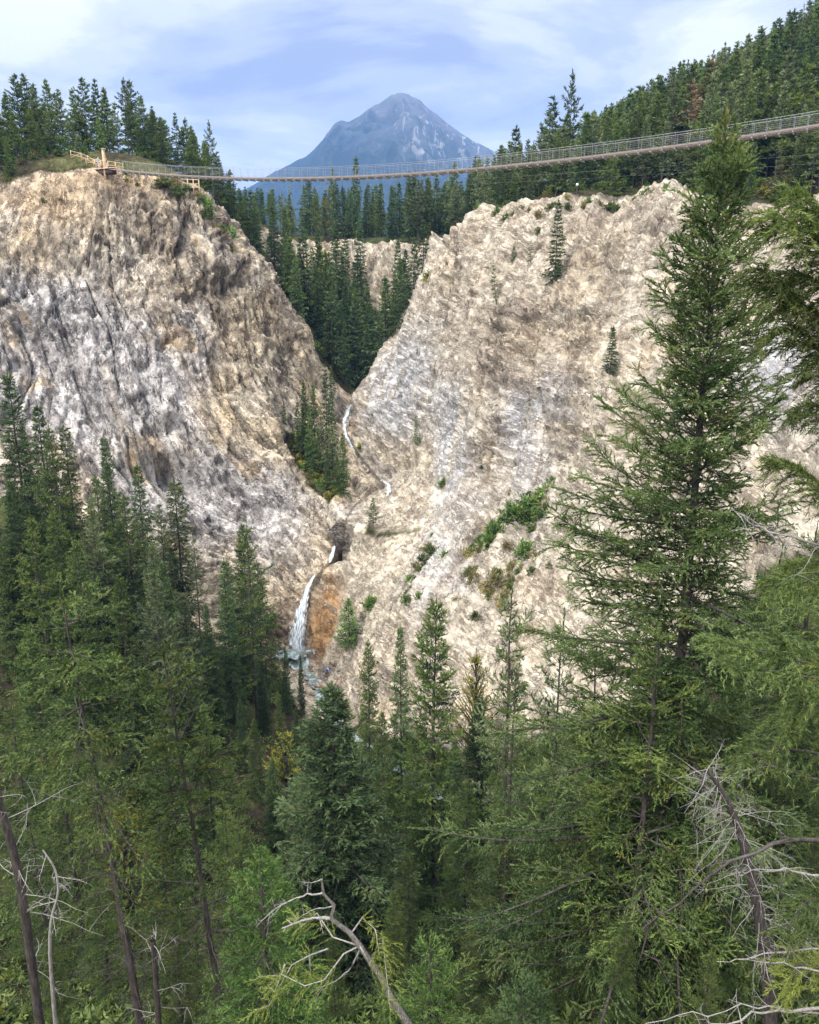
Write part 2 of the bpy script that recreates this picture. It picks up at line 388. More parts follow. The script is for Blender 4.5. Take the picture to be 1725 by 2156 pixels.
# left cliff relief: ribs, ledges and grooves along the beds
def on(mask, f, *arrs):
    out = np.zeros(X.shape); out[mask] = f(*[q[mask] for q in arrs]); return out
def saw(v): return v - np.floor(v)
TONE = {}
def relief_left(x, y, z, ac, al):
    ribs = 2.0 * fbm(ac * 0.085, al * 0.028, y * 0.03, 3, 0.55, True) + 1.5 * fbm(x * 0.07, y * 0.07, z * 0.07, 2)
    q = fbm(x * 0.16, y * 0.16, z * 0.16, 3)
    led = (saw(ac * 0.33 + 0.9 * q) - 0.5) * (0.5 + 1.4 * np.clip(fbm(x * 0.1 + 9, y * 0.1, z * 0.1, 2) + 0.3, 0, 1)) * 0.8
    led += (saw(ac * 0.95 + 1.4 * q) - 0.5) * np.clip(fbm(x * 0.22 + 3, y * 0.22, z * 0.22, 2) + 0.35, 0, 1) * 0.75
    wq = 0.35 * fbm(x * 0.5, y * 0.5, z * 0.5, 3)
    f1, t1 = facets(ac * 0.26 + wq, al * 0.17 + wq, y * 0.17, 1.0); f2, t2 = facets(ac * 0.75 + wq, al * 0.42 + wq, y * 0.42, 1.0, 5); f3, t3 = facets(ac * 1.7, al * 1.15 + wq, y * 1.1, 1.0, 9)
    rg = 0.35 + 1.1 * sstep(-0.15, 0.4, fbm(x * 0.06 + 50, y * 0.06, z * 0.06, 3))
    rough = rg * (0.75 * f1 + 0.45 * f2) + 0.36 * f3 + 0.2 * rg * fbm(ac * 0.4, al * 0.12, y * 0.14, 3, 0.6, True)
    TONE['L'] = 0.5 * t1 + 0.9 * t2 + 0.9 * t3
    cut = np.clip(1 - np.abs(perlin(ac * 0.26, al * 0.035, y * 0.04)) / 0.06, 0, 1) * np.clip(2.2 * fbm(x * 0.09 + 21, y * 0.09, z * 0.09, 2) + 0.5, 0, 1) * 1.7
    cut += np.clip(1 - np.abs(perlin(ac * 0.75 + 5, al * 0.10, y * 0.1)) / 0.11, 0, 1) * np.clip(2.2 * fbm(x * 0.15 + 41, y * 0.15, z * 0.15, 2) + 0.45, 0, 1) * 1.1
    cut += np.clip(1 - np.abs(perlin(al * 0.20 + 0.1 * ac, ac * 0.05 + 7, y * 0.06)) / 0.05, 0, 1) * np.clip(2.2 * fbm(x * 0.08 + 61, y * 0.08, z * 0.08, 2) + 0.2, 0, 1) * 0.9
    fine = 0.12 * perlin(x * 2.3, y * 2.3, z * 2.3)
    return ribs + led + rough + fine - cut - 0.9
def facets(u, v, w, tilt, seed=0):
    """broken blocks: every cell is its own tilted plane (height, cell tone)"""
    ui, vi, wi = (np.floor(q).astype(int) for q in (u, v, w))
    best = np.full(u.shape, 1e9); h = np.zeros(u.shape); tone = np.zeros(u.shape)
    for a_ in (-1, 0, 1):
        for b_ in (-1, 0, 1):
            for c_ in (-1, 0, 1):
                i_, j_, k_ = ui + a_, vi + b_, wi + c_
                hs = _P[_P[_P[(i_ + seed) & 255] + (j_ & 255)] + (k_ & 255)]
                g = _G[hs]; g2 = _G[(hs * 7 + 13) & 255]
                du, dv, dw = u - (i_ + 0.5 + 0.45 * g[..., 0]), v - (j_ + 0.5 + 0.45 * g[..., 1]), w - (k_ + 0.5 + 0.45 * g[..., 2])
                d = du * du + dv * dv + dw * dw
                m = d < best
                best = np.where(m, d, best); h = np.where(m, 0.5 * g2[..., 0] + tilt * (g2[..., 1] * du + g2[..., 2] * dv + 0.5 * g[..., 0] * dw), h); tone = np.where(m, g[..., 1], tone)
    return h, tone
M_L = bareL > 0.01; M_R = bareR > 0.01
rl = on(M_L, relief_left, X, Y, Z, ac, al)
# right slope relief: rills down the slope plus ledges where rock shows
dn = 0.86 * X - 0.5 * Y
ledge_m = on(M_R, lambda x, y, z: sstep(-0.05, 0.2, fbm(x * 0.045 + 5, y * 0.045, z * 0.045, 3)), X, Y, Z)
def relief_right(x, y, z, ac, al, dn, wx, lm):
    rill = fbm(dn * 0.30 + 0.25 * wx, z * 0.02, y * 0.01, 3, 0.6, True) * (0.5 + 0.9 * np.clip(fbm(x * 0.05 + 70, y * 0.05, z * 0.05, 2) + 0.4, 0, 1))
    big = fbm(dn * 0.075 + 0.12 * wx, z * 0.012, y * 0.006, 2, 0.5, True)
    q = fbm(x * 0.12, y * 0.12, z * 0.12, 3)
    led = (saw(ac * 0.45 + 0.8 * q) - 0.5) * 1.3 + (saw(ac * 1.3 + 1.5 * q) - 0.5) * 0.55
    wq = 0.35 * fbm(x * 0.5, y * 0.5, z * 0.5, 3)
    f1, t1 = facets(ac * 0.40 + wq, al * 0.20 + wq, y * 0.2, 1.0, 3); f2, t2 = facets(ac * 1.2 + wq, al * 0.55 + wq, y * 0.6, 1.0, 7); f3, t3 = facets(x * 1.6, y * 1.6, z * 1.6, 0.8, 11)
    TONE['R'] = 0.4 * lm * t1 + (0.3 + 0.6 * lm) * t2 + 0.8 * t3
    r_ = 0.4 * rill + 1.1 * big - 0.6 + lm * (0.8 * f1 + 0.4 * f2) + 0.16 * f2 + 0.16 * f3 + 1.25 * rill + 2.4 * big - 1.2 + lm * (led + 0.55 * fbm(x * 0.3, y * 0.3, z * 0.3, 4, 0.6, True)) + (1 - 0.5 * lm) * 0.28 * fbm(x * 0.8, y * 0.8, z * 0.8, 3, 0.65, True)
    cut = np.clip(1 - np.abs(perlin(ac * 0.42 + 3, al * 0.10, y * 0.1)) / 0.09, 0, 1) * np.clip(2.0 * fbm(x * 0.08 + 11, y * 0.08, z * 0.08, 2) + 0.05, 0, 1) * 1.0
    cut += np.clip(1 - np.abs(perlin(dn * 0.33, z * 0.05, y * 0.03)) / 0.10, 0, 1) * np.clip(2.0 * fbm(x * 0.07 + 31, y * 0.07, z * 0.07, 2) + 0.15, 0, 1) * 0.7
    fine = 0.16 * perlin(x * 1.4, y * 1.4, z * 1.4) + 0.14 * perlin(x * 2.4, y * 2.4, z * 2.4)
    return r_ + fine - cut + 1.2 * fbm(x * 0.06, y * 0.06, z * 0.06, 2)
rr = on(M_R, relief_right, X, Y, Z, ac_r, al_r, dn, wx, ledge_m)
rf = 0.7 * fbm(X * 0.08, Y * 0.08, Z * 0.0, 3)
# outcrops and hollows on the faces (world places)
def bump_at(px, py, r, h, el=1.0):
    p = cast(px, py)
    d2 = ((X - p[0]) / el) ** 2 + (Y - p[1]) ** 2 + (Z - p[2]) ** 2
    return h * np.exp(-d2 / (r * r))
def cast(px, py, y0=4.0, y1=330.0):
    dx, dy, dz = ray(px, py)
    ys = np.arange(y0, y1, 0.25); t = ys / dy
    g = interp(Z, dx * t, ys)
    k = np.argmax(dz * t < g)
    t = t[k]; return np.array((dx * t, ys[k], g[k]))
knob = 0
for b in [(1085, 690, 5.0, 1.8), (1100, 730, 3.5, 1.2), (1235, 480, 3.5, 1.1), (1110, 620, 2.5, 1.2), (1060, 770, 3.5, 1.0), (200, 400, 3.5, 1.6), (215, 440, 3.0, 1.0), (80, 480, 4.0, 1.8), (345, 868, 1.4, 2.2), (350, 882, 1.1, 1.6),
          (470, 560, 3.5, 1.5), (700, 1040, 3, 0.8), (640, 1150, 4, 1.0), (1000, 500, 3, 1.0), (590, 980, 4, 1.2), (560, 900, 4, 1.0), (690, 1000, 3, 1.0)]:
    knob = knob + bump_at(*b)
for b in [(400, 1012, 3.5, -3.0, 2.4), (470, 1040, 3.2, -3.0, 2.2), (330, 985, 3, -2.0, 2.0), (520, 1075, 2.5, -2.0, 1.8), (470, 608, 2.2, -2.6), (360, 985, 2.5, -2.0, 2.0), (150, 560, 3, -1.4), (115, 430, 1.8, -1.2), (345, 905, 1.8, -2.4, 1.3), (560, 1080, 3, -1.2), (240, 430, 2.2, -1.2), (40, 700, 3, -1.4), (120, 750, 4, -1.2), (230, 590, 2.2, -1.6)]:
    knob = knob + bump_at(*b)
def blob(px, py, rx_, ry_):
    p = cast(px, py)
    return np.exp(-(((X - p[0]) / rx_) ** 2 + ((Z - p[2]) / ry_) ** 2 + ((Y - p[1]) / 14.0) ** 2))
dirt = np.clip(blob(180, 385, 8, 3.5) + blob(60, 430, 10, 3.5) + blob(290, 385, 5, 3) + blob(110, 480, 3, 7), 0, 1) * left
rl = rl * (1 - 0.75 * dirt)
disp = (bareL * rl + bareR * (1 - bareL) * rr + (1 - bare) * rf) * (1 - 0.35 * np.clip(bed, 0, 1)) + knob * bare
PX = np.stack([X, Y, Z], -1) + nrm * disp[..., None]
ZG = Z + disp * nrm[..., 2]
def gz(x, y): return float(interp(ZG, x, y))

# the rock's own colours, with shade painted into undercuts and the creek slot
tan = np.array([0.62, 0.52, 0.378]); cream = np.array([0.68, 0.605, 0.487]); grey = np.array([0.62, 0.59, 0.57]); dark = np.array([0.17, 0.16, 0.165]); ochre = np.array([0.50, 0.34, 0.17]); soil = np.array([0.055, 0.045, 0.028]); moss = np.array([0.07, 0.085, 0.03])
def lerp(c, d, m): return c + (d - c) * np.clip(m, 0, 1)[..., None]
nA = fbm(ac * 0.10, al * 0.035, Y * 0.04, 4, 0.6); nB = fbm(X * 0.09, Y * 0.09, Z * 0.09, 4, 0.55); nC = fbm(ac * 0.7, al * 0.07, Y * 0.07, 4, 0.65); nD = fbm(ac * 0.25 + 9, al * 0.06, Y * 0.08, 4, 0.6)
cl = np.broadcast_to(tan, X.shape + (3,)).copy()
cl = lerp(cl, cream, sstep(-0.1, 0.35, nB))
gm = np.clip(1.1 * blob(110, 760, 16, 15) + 0.9 * blob(60, 720, 12, 9) + 0.8 * blob(380, 1040, 16, 6) + 0.6 * blob(300, 850, 10, 12) + 0.7 * blob(420, 680, 4, 12) + 0.7 * blob(540, 1100, 12, 10) + 0.5 * blob(600, 900, 8, 10) + 0.10, 0, 1)
cl = lerp(cl, grey, gm * sstep(-0.25, 0.25, nA + 0.4 * (gm - 0.4)))
cl = lerp(cl, dark, 0.6 * sstep(0.28, 0.5, nC + 0.12 * nB))
cl = lerp(cl, dark, 0.4 * np.clip(blob(330, 520, 10, 10) + 0.9 * blob(430, 520, 9, 9) + 0.7 * blob(210, 420, 2.2, 6), 0, 1) * sstep(-0.05, 0.3, nD))
cl = lerp(cl, np.array([0.62, 0.46, 0.27]), 0.75 * sstep(0.08, 0.3, nD) * sstep(-0.1, 0.2, nB))
cl = lerp(cl, np.array([0.32, 0.30, 0.30]), 0.25 * sstep(0.10, 0.34, fbm(ac * 0.16 + 17, al * 0.05, Y * 0.05, 4, 0.65)))
cl = lerp(cl, np.array([0.17, 0.155, 0.155]), 0.8 * np.clip(blob(430, 1030, 11, 2.6) + blob(500, 1065, 7, 2.2) + 0.8 * blob(330, 985, 7, 1.8) + blob(470, 606, 2.4, 1.8) + 0.7 * blob(345, 900, 1.6, 1.0) + 0.6 * blob(110, 735, 8, 5) + 0.5 * blob(420, 520, 8, 7) + 0.5 * blob(330, 480, 6, 5), 0, 1) * sstep(-0.12, 0.16, nC))  # dark strata, plus painted shade at the undercut band and overhangs
cr = np.broadcast_to(cream * 0.82, X.shape + (3,)).copy()
cr = lerp(cr, tan * 0.98, 0.6 * sstep(0.0, 0.4, nB))
gr = np.clip(1.1 * blob(960, 930, 3.2, 11) + 0.9 * blob(1110, 920, 3.0, 8) + 0.7 * blob(1180, 840, 3, 5) + 0.8 * 1.2 * blob(850, 790, 8, 10) + 0.6 * blob(930, 1200, 4, 9) + 0.9 * blob(1690, 780, 7, 12) + 0.5 * blob(830, 880, 6, 4) + 0.25 * blob(1040, 1050, 20, 4), 0, 1)
cr = lerp(cr, np.array([0.60, 0.60, 0.61]), 1.25 * gr * sstep(-0.5, 0.0, nD + 0.6 * (gr - .4)))
cr = lerp(cr, dark * 1.6, 0.45 * ledge_m * sstep(0.15, 0.4, fbm(ac_r * 0.5, al_r * 0.07, Y * 0.08, 4, 0.65)))
outc = np.clip(blob(1090, 690, 4.5, 5.5) + blob(1062, 775, 3.5, 4.5) + blob(1232, 482, 4, 2.5) + 0.8 * blob(1110, 615, 2.5, 3) + 0.8 * blob(1120, 760, 2, 6) + 0.6 * blob(1010, 500, 3, 2) + 0.7 * blob(850, 965, 5, 1.6) + 0.5 * blob(1350, 470, 3, 3), 0, 1)
cr = lerp(cr, np.array([0.36, 0.30, 0.245]), 0.85 * outc * sstep(-0.35, 0.25, nD + 0.5 * nB))
fl = fbm(dn * 0.55 + 0.3 * wx, Z * 0.035, Y * 0.02, 4, 0.62)
cr = lerp(cr, np.array([0.40, 0.335, 0.27]), 0.6 * sstep(0.08, 0.34, fl)); cr = lerp(cr, np.array([0.66, 0.595, 0.485]), 0.7 * sstep(0.06, 0.3, -fl))
cr = lerp(cr, ochre, 0.15 * sstep(0.2, 0.5, fbm(X * 0.06 + 30, Y * 0.06, Z * 0.06, 3)))
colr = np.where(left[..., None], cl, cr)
tn = np.zeros(X.shape); tn[M_R] = TONE['R']; tnl = np.zeros(X.shape); tnl[M_L] = TONE['L']; tn = np.where(left, tnl, tn)
colr = colr * (1 + np.where(left, 0.22, 0.15) * np.clip(tn, -1.6, 1.6))[..., None]
wet = bed * sstep(-0.2, 0.2, nB) * (Y > 100)
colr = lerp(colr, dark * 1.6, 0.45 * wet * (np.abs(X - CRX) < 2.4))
colr = lerp(colr, np.array([0.035, 0.033, 0.035]), 0.95 * np.exp(-((X - CRX) / 1.0) ** 2) * sstep(115.5, 117, Y) * (1 - sstep(122, 125, Y)))  # shade inside the narrow slot, painted near-black into the colour
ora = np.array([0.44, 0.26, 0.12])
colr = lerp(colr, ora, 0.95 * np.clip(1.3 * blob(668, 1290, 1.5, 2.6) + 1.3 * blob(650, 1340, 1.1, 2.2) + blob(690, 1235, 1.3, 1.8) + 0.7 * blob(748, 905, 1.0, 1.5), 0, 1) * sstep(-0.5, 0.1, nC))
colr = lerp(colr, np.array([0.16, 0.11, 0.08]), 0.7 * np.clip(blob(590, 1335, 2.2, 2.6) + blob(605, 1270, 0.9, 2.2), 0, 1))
flr = lerp(np.broadcast_to(soil, X.shape + (3,)), moss, sstep(-0.15, 0.25, nB))
grass = np.array([0.135, 0.135, 0.055])
gl = sstep(0, 6, X + 110) * (1 - sstep(-44, -36, X)) * sstep(130, 136, Y) * (1 - sstep(156, 170, Y))
flr = lerp(flr, grass, 0.75 * gl * sstep(-0.5, 0.1, nB))
# pale trodden dirt at the rim of the left cliff
colr = lerp(colr, np.array([0.60, 0.45, 0.30]), 0.8 * np.clip(blob(180, 385, 7, 2.6) + blob(60, 430, 9, 2.5) + blob(290, 385, 4, 2.2) + 0.6 * blob(110, 480, 2, 6), 0, 1) * left)
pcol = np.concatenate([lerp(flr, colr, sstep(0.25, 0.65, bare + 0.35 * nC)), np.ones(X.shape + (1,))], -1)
STc = np.stack([ac, al, Y], -1)
m_rockL = rock_material('folded limestone rock', 0.5, [(0.92, 0.91, 0.90), (0.78, 0.76, 0.75), (0.27, 0.25, 0.25), (1.3, 1.28, 1.24)], 0.36, 0.9, 0.55)
m_rockR = rock_material('crumbling shale slope', 0.35, [(0.95, 0.94, 0.93), (0.86, 0.84, 0.82), (0.42, 0.39, 0.37), (1.16, 1.15, 1.12)], 0.3, 0.85, 0.5, 1.1)
m_floor = rock_material('forest floor litter', 0.15, [(0.7, 0.7, 0.7), (0.7, 0.7, 0.6), (0.6, 0.6, 0.6), (1.4, 1.3, 1.1)])
ny, nx = X.shape
idx = np.arange(ny * nx).reshape(ny, nx)
quads = np.stack([idx[:-1, :-1], idx[:-1, 1:], idx[1:, 1:], idx[1:, :-1]], -1).reshape(-1, 4)
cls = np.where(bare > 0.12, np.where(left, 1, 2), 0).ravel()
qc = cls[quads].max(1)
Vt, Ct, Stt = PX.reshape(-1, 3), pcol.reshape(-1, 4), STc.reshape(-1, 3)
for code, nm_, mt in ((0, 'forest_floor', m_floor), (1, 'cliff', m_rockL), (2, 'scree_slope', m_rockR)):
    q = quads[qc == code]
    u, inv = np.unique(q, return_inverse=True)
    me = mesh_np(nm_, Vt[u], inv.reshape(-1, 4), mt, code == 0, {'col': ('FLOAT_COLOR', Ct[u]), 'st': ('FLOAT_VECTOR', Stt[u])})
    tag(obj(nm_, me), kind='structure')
print('terrain', X.shape, len(CPa))

# ------------------------------------------------------------------ wood and foliage builders
def unit(v):
    return v / np.maximum(np.linalg.norm(v, axis=-1, keepdims=True), 1e-9)
class Geo:
    def __init__(s): s.V = []; s.Fq = []; s.n = 0
    def add(s, V, Fq):
        s.V.append(V); s.Fq.append(Fq + s.n); s.n += len(V)
    def tube(s, pts, r, k=6):
        pts = np.asarray(pts, float); r = np.asarray(r, float); n_ = len(pts)
        t = unit(np.gradient(pts, axis=0))
        up = np.where(np.abs(t[:, 2:3]) > 0.9, [[1.0, 0, 0]], [[0, 0, 1.0]])
        a_ = unit(np.cross(t, up)); b_ = np.cross(t, a_)
        th = np.linspace(0, 2 * np.pi, k, endpoint=False)
        V = pts[:, None] + r[:, None, None] * (np.cos(th)[None, :, None] * a_[:, None] + np.sin(th)[None, :, None] * b_[:, None])
        i = np.arange(n_ - 1)[:, None] * k; j = np.arange(k)[None]; j2 = (j + 1) % k
        q = np.stack([i + j, i + j2, i + k + j2, i + k + j], -1).reshape(-1, 4)
        s.add(V.reshape(-1, 3), q)
    def mesh(s, name, mat, smooth=True):
        return mesh_np(name, np.concatenate(s.V), np.concatenate(s.Fq), mat, smooth)
class Leaves:
    """many small needle blades (triangles) with a tint per blade"""
    def __init__(s): s.B = []; s.D = []; s.W = []; s.T = []
    def add(s, base, d, w, t): s.B.append(base); s.D.append(d); s.W.append(w); s.T.append(t)
    def mesh(s, name, mat):
        B, D, Wd, T = (np.concatenate(q) for q in (s.B, s.D, s.W, s.T))
        V = np.stack([B - Wd * 0.5, B + Wd * 0.5, B + D], 1).reshape(-1, 3)
        f = np.arange(len(V)).reshape(-1, 3)
        return mesh_np(name, V, f, mat, False, {'tint': ('FLOAT', np.repeat(T, 3))})
UP = np.array([0, 0, 1.0])
def sprig(R, lv, org, dirs, lens, tint, bs, bl, bw, hang=0.0, spread=0.75):
    """needle blades along straight-ish twigs: org (m,3), dirs (m,3), lens (m,)"""
    cnt = np.maximum(2, (lens / bs).astype(int))
    k = np.repeat(np.arange(len(org)), cnt)
    s_ = np.concatenate([(np.arange(c) + R.rand(c)) / c for c in cnt])
    d = dirs[k]; ln = lens[k][:, None]
    p = org[k] + d * ln * s_[:, None] - UP * (hang * ln * s_[:, None] ** 2)
    dd = unit(d - UP * (2 * hang * s_[:, None]))
    rnd = unit(np.cross(dd, R.normal(size=dd.shape)))
    bd = unit(dd * (1.0 + 0.3 * R.rand(len(k), 1)) + rnd * spread * (0.6 + 0.8 * R.rand(len(k), 1)) + UP * 0.12)
    w = unit(np.cross(bd, R.normal(size=bd.shape)))
    sz = (0.7 + 0.6 * R.rand(len(k), 1))
    lv.add(p, bd * bl * sz, w * bw * sz, np.clip(tint[k] + 0.16 * R.normal(size=len(k)) + 0.16 * (s_ - 0.5), 0, 1))
def limb(R, lv, wood, pts, r0, tw, tl, bs, bl, bw, hang, tint, s0=0.12, wk=4, lmin=0.25, spread=0.75, sub=0):
    """one branch: wood along pts, side twigs with needles"""
    pts = np.asarray(pts, float)
    seg = np.linalg.norm(np.diff(pts, axis=0), axis=1); cum = np.concatenate([[0], np.cumsum(seg)]); Lb = cum[-1]
    if wood is not None and r0 > 0: wood.tube(pts, r0 * (1 - 0.85 * cum / Lb), wk)
    nt_ = max(3, int(Lb * (1 - s0) / tw))
    s_ = s0 + (1 - s0) * (np.arange(nt_) + R.rand(nt_)) / nt_
    P_ = np.stack([np.interp(s_ * Lb, cum, pts[:, i]) for i in range(3)], -1)
    T_ = unit(np.stack([np.interp(s_ * Lb, cum, np.gradient(pts[:, i], cum)) for i in range(3)], -1))
    side = unit(np.cross(T_, UP))
    sg = np.where(np.arange(nt_) % 2 == 0, 1.0, -1.0)[:, None]
    d = unit(T_ * (0.75 + 0.3 * R.rand(nt_, 1)) + side * sg * (0.7 + 0.5 * R.rand(nt_, 1)) + UP * (0.42 * R.normal(size=(nt_, 1)) + 0.05))
    ln = (tl * Lb * (1.02 - s_) ** 0.8 * 0.55 + lmin) * (0.6 + 0.7 * R.rand(nt_))
    ln = np.minimum(ln, 0.62 + 0.45 * R.rand(nt_))
    ti = np.clip(tint + 0.13 * R.normal(size=nt_) + 0.2 * (s_ - 0.55), 0, 1)
    sprig(R, lv, P_, d, ln, ti, bs, bl, bw, hang, spread)
    if sub:      # each twig forks into smaller twigs
        k_ = np.repeat(np.arange(nt_), sub); f = 0.25 + 0.6 * R.rand(len(k_), 1)
        o2 = P_[k_] + d[k_] * ln[k_][:, None] * f - UP * (hang * ln[k_][:, None] * f ** 2)
        sd2 = unit(np.cross(d[k_], UP + 0.6 * R.normal(size=(len(k_), 3))))
        d2 = unit(d[k_] * 0.9 + sd2 * np.where(R.rand(len(k_), 1) < 0.5, 1, -1) * (0.5 + 0.5 * R.rand(len(k_), 1)) - UP * hang * 0.6)
        sprig(R, lv, o2, d2, ln[k_] * (0.35 + 0.35 * R.rand(len(k_))), np.clip(ti[k_] + 0.1 * R.normal(size=len(k_)), 0, 1), bs, bl, bw, hang, spread)
    # needles on the branch itself and its tip
    sprig(R, lv, pts[-2:-1], unit(pts[-1:] - pts[-2:-1]), np.array([max(lmin, seg[-1] * 1.6)]), np.array([tint + 0.15]), bs * 0.7, bl, bw, hang * 0.5, spread)
def conifer(name, seed, H, R_, base, nb, tw, tl, bs, bl, bw, e_lo=-18, e_hi=48, droop=-8, lift=22, hang=0.12, p=0.85, gap=0.0, rb=0.013, mat=None, bark=None, lean=(0, 0), top_bare=0.0,
            rmin=0.12, dead=0, irregular=0.3, low_thin=0.0, shape='cone', spread=0.75, lmin=0.25, wk=4, trunk_k=8, wh=6, sub=0):
    R = np.random.RandomState(seed); lv = Leaves(); wood = Geo()
    hs = np.linspace(0, H, 26)
    wob = np.cumsum(R.normal(size=(26, 2)) * 0.02 * H / 25, axis=0)
    axp = np.stack([wob[:, 0] + lean[0] * hs, wob[:, 1] + lean[1] * hs, hs], -1)
    rad = rb * H * (1 - hs / H) ** 0.8 + 0.012 + 0.010 * H * np.exp(-hs / (0.02 * H)) * 0.5
    wood.tube(axp, rad, trunk_k)
    ax = lambda h: np.stack([np.interp(h, hs, axp[:, i]) for i in range(3)], -1)
    h0 = base * H
    clump = R.rand(12, 3)
    for b in range(nb):
        t = ((b + R.rand()) / nb) ** 0.92
        if R.rand() < gap * (0.4 + 0.6 * (1 - t)): continue
        if t < low_thin and R.rand() < 0.55: continue
        tq = (math.floor(t * nb / wh) + 0.25 * R.rand()) * wh / nb if wh else t
        h = h0 + (H * 0.992 - h0) * tq
        az = b * 2.39996 + R.normal() * 0.5
        if shape == 'cone': prof = (1 - t) ** p
        elif shape == 'oval': prof = max(0.0, (1 - t)) ** 0.55 * (0.55 + 0.45 * math.sin(math.pi * min(1, t * 1.25)))
        else: prof = min(1.0, (1 - t) * 2.2) ** 0.7
        cl_ = 1.0 + irregular * 1.3 * math.sin(az * 1.0 + clump[int(t * 11), 0] * 6.28) * (0.5 + clump[int(t * 11), 1]) * 0.5
        Lb = max(rmin, R_ * prof * cl_ * (1 - irregular + 2 * irregular * R.rand()) + rmin)
        e0 = math.radians(e_lo + (e_hi - e_lo) * t ** 1.3 + R.normal() * 8)
        n_ = 7
        ss = np.linspace(0, 1, n_)
        el = e0 + math.radians(droop) * np.sin(ss * 2.2) * (1 - t) * 1.6 + math.radians(lift) * ss ** 2
        azs = az + 0.25 * R.normal() * ss
        stp = np.stack([np.cos(azs) * np.cos(el), np.sin(azs) * np.cos(el), np.sin(el)], -1) * Lb / (n_ - 1)
        pts = ax(h) + np.concatenate([np.zeros((1, 3)), np.cumsum(stp[:-1], 0)])
        limb(R, lv, wood if Lb > 0.5 else None, pts, 0.006 + 0.012 * Lb, tw, tl, bs, bl, bw, hang * (1.1 - t), 0.45 + 0.12 * R.normal() + 0.12 * t, wk=wk, lmin=lmin, spread=spread, sub=sub)
    # leader
    sprig(R, lv, ax(np.array([H * 0.97, H * 0.985])), np.array([[0.05, 0, 1], [0, 0.03, 1.0]]), np.array([H * 0.03, H * 0.03]), np.array([0.6, 0.6]), bs * 0.6, bl, bw)
    for b in range(dead):
        h = H * (0.05 + (max(base, 0.25) + 0.12) * R.rand()); az = R.rand() * 6.28; Lb = R_ * (0.25 + 0.5 * R.rand())
        twigs(R, wood, ax(h), np.array([math.cos(az), math.sin(az), -0.15 + 0.3 * R.rand()]), Lb, 0.008 + 0.006 * Lb)
    return lv.mesh(name + ' crown', mat), wood.mesh(name + ' trunk', bark)
def twigs(R, wood, org, d, Lb, r, depth=2):
    d = d / np.linalg.norm(d); n_ = 6
    pts = [np.asarray(org, float)]
    for i in range(n_ - 1):
        d = unit(d + R.normal(size=3) * 0.13 - UP * 0.05)
        pts.append(pts[-1] + d * Lb / (n_ - 1))
    pts = np.array(pts)
    wood.tube(pts, r * np.linspace(1, 0.25, n_), 4)
    if depth > 0:
        for i in range(2 + depth):
            j = R.randint(1, n_ - 1)
            d2 = unit(pts[j + 1] - pts[j] + R.normal(size=3) * 0.6)
            twigs(R, wood, pts[j], d2, Lb * (0.25 + 0.3 * R.rand()), r * 0.5, depth - 1)
def shrub_mesh(name, seed, R_, Hh, n_, bl, bw, mat, wood_m=None, spiky=0.5):
    """a leafy bush: stems fan out from the foot and carry leaf blades"""
    R = np.random.RandomState(seed); lv = Leaves()
    for i in range(n_):
        az = R.rand() * 6.28; el = math.radians(15 + 75 * R.rand())
        Lb = (0.6 + 0.5 * R.rand())
        d = np.array([math.cos(az) * math.cos(el) * R_, math.sin(az) * math.cos(el) * R_, math.sin(el) * Hh])
        pts = np.stack([d * s * Lb + np.array([0, 0, -0.25 * Hh * s * s * (1 - math.sin(el))]) for s in np.linspace(0, 1, 5)])
        limb(R, lv, None, pts, 0, 0.28 * max(R_, Hh) / 2, 0.35, bl * 0.5, bl, bw, 0.1, 0.5 + 0.15 * R.normal(), s0=0.2, lmin=0.18 * R_, spread=1.2)
    return lv.mesh(name, mat)

def foliage_material(name, dark_c, mid_c, light_c, hue_b, transl=0.25):
    k = NT(name)
    t = k.attr('tint').outputs['Fac']
    oi = k.n('ObjectInfo').outputs['Random']
    c = k.ramp(t, [(0.12, dark_c), (0.5, mid_c), (0.92, light_c)])
    c = k.mix(k.ramp(oi, [(0.0, 0.0), (0.5, 0.15), (1.0, 0.7)]), c, k.mix(1.0, c, hue_b, 'MULTIPLY'))
    old = k.noise(k.n('TexCoord').outputs['Object'], 0.9, 4, 0.6)      # older, browner needles in patches
    c = k.mix(k.ramp(old, [(0.56, 0.0), (0.70, 0.55)]), c, k.mix(1.0, c, (1.75, 1.02, 0.85), 'MULTIPLY'))
    r2 = k.n('Math', operation='FRACT'); k.set(r2.inputs[0], k.math('MULTIPLY', oi, 7.31))
    hs = k.n('HueSaturation'); k.set(hs.inputs['Color'], c)
    k.set(hs.inputs['Value'], k.math('ADD', 0.72, k.math('MULTIPLY', r2.outputs[0], 0.68)))
    k.set(k.b.inputs['Base Color'], hs.outputs[0])
    k.b.inputs['Roughness'].default_value = 0.6
    k.b.inputs['Specular IOR Level'].default_value = 0.25
    tr = k.n('BsdfTranslucent'); k.set(tr.inputs['Color'], k.mix(1.0, hs.outputs[0], (1.5, 1.5, 0.7), 'MULTIPLY'))
    mx = k.n('MixShader'); mx.inputs[0].default_value = transl
    k.t.links.new(k.b.outputs[0], mx.inputs[1]); k.t.links.new(tr.outputs[0], mx.inputs[2])
    k.t.links.new(mx.outputs[0], k.out.inputs['Surface'])
    return k.m
m_fir = foliage_material('fir needles', (0.013, 0.030, 0.009), (0.058, 0.102, 0.028), (0.145, 0.20, 0.06), (1.15, 1.0, 0.85))
m_spruce = foliage_material('spruce needles', (0.013, 0.030, 0.012), (0.057, 0.100, 0.036), (0.135, 0.20, 0.078), (0.95, 0.95, 1.0))
m_pine = foliage_material('pine needles', (0.014, 0.028, 0.008), (0.062, 0.098, 0.028), (0.15, 0.20, 0.062), (1.12, 1.0, 0.85))
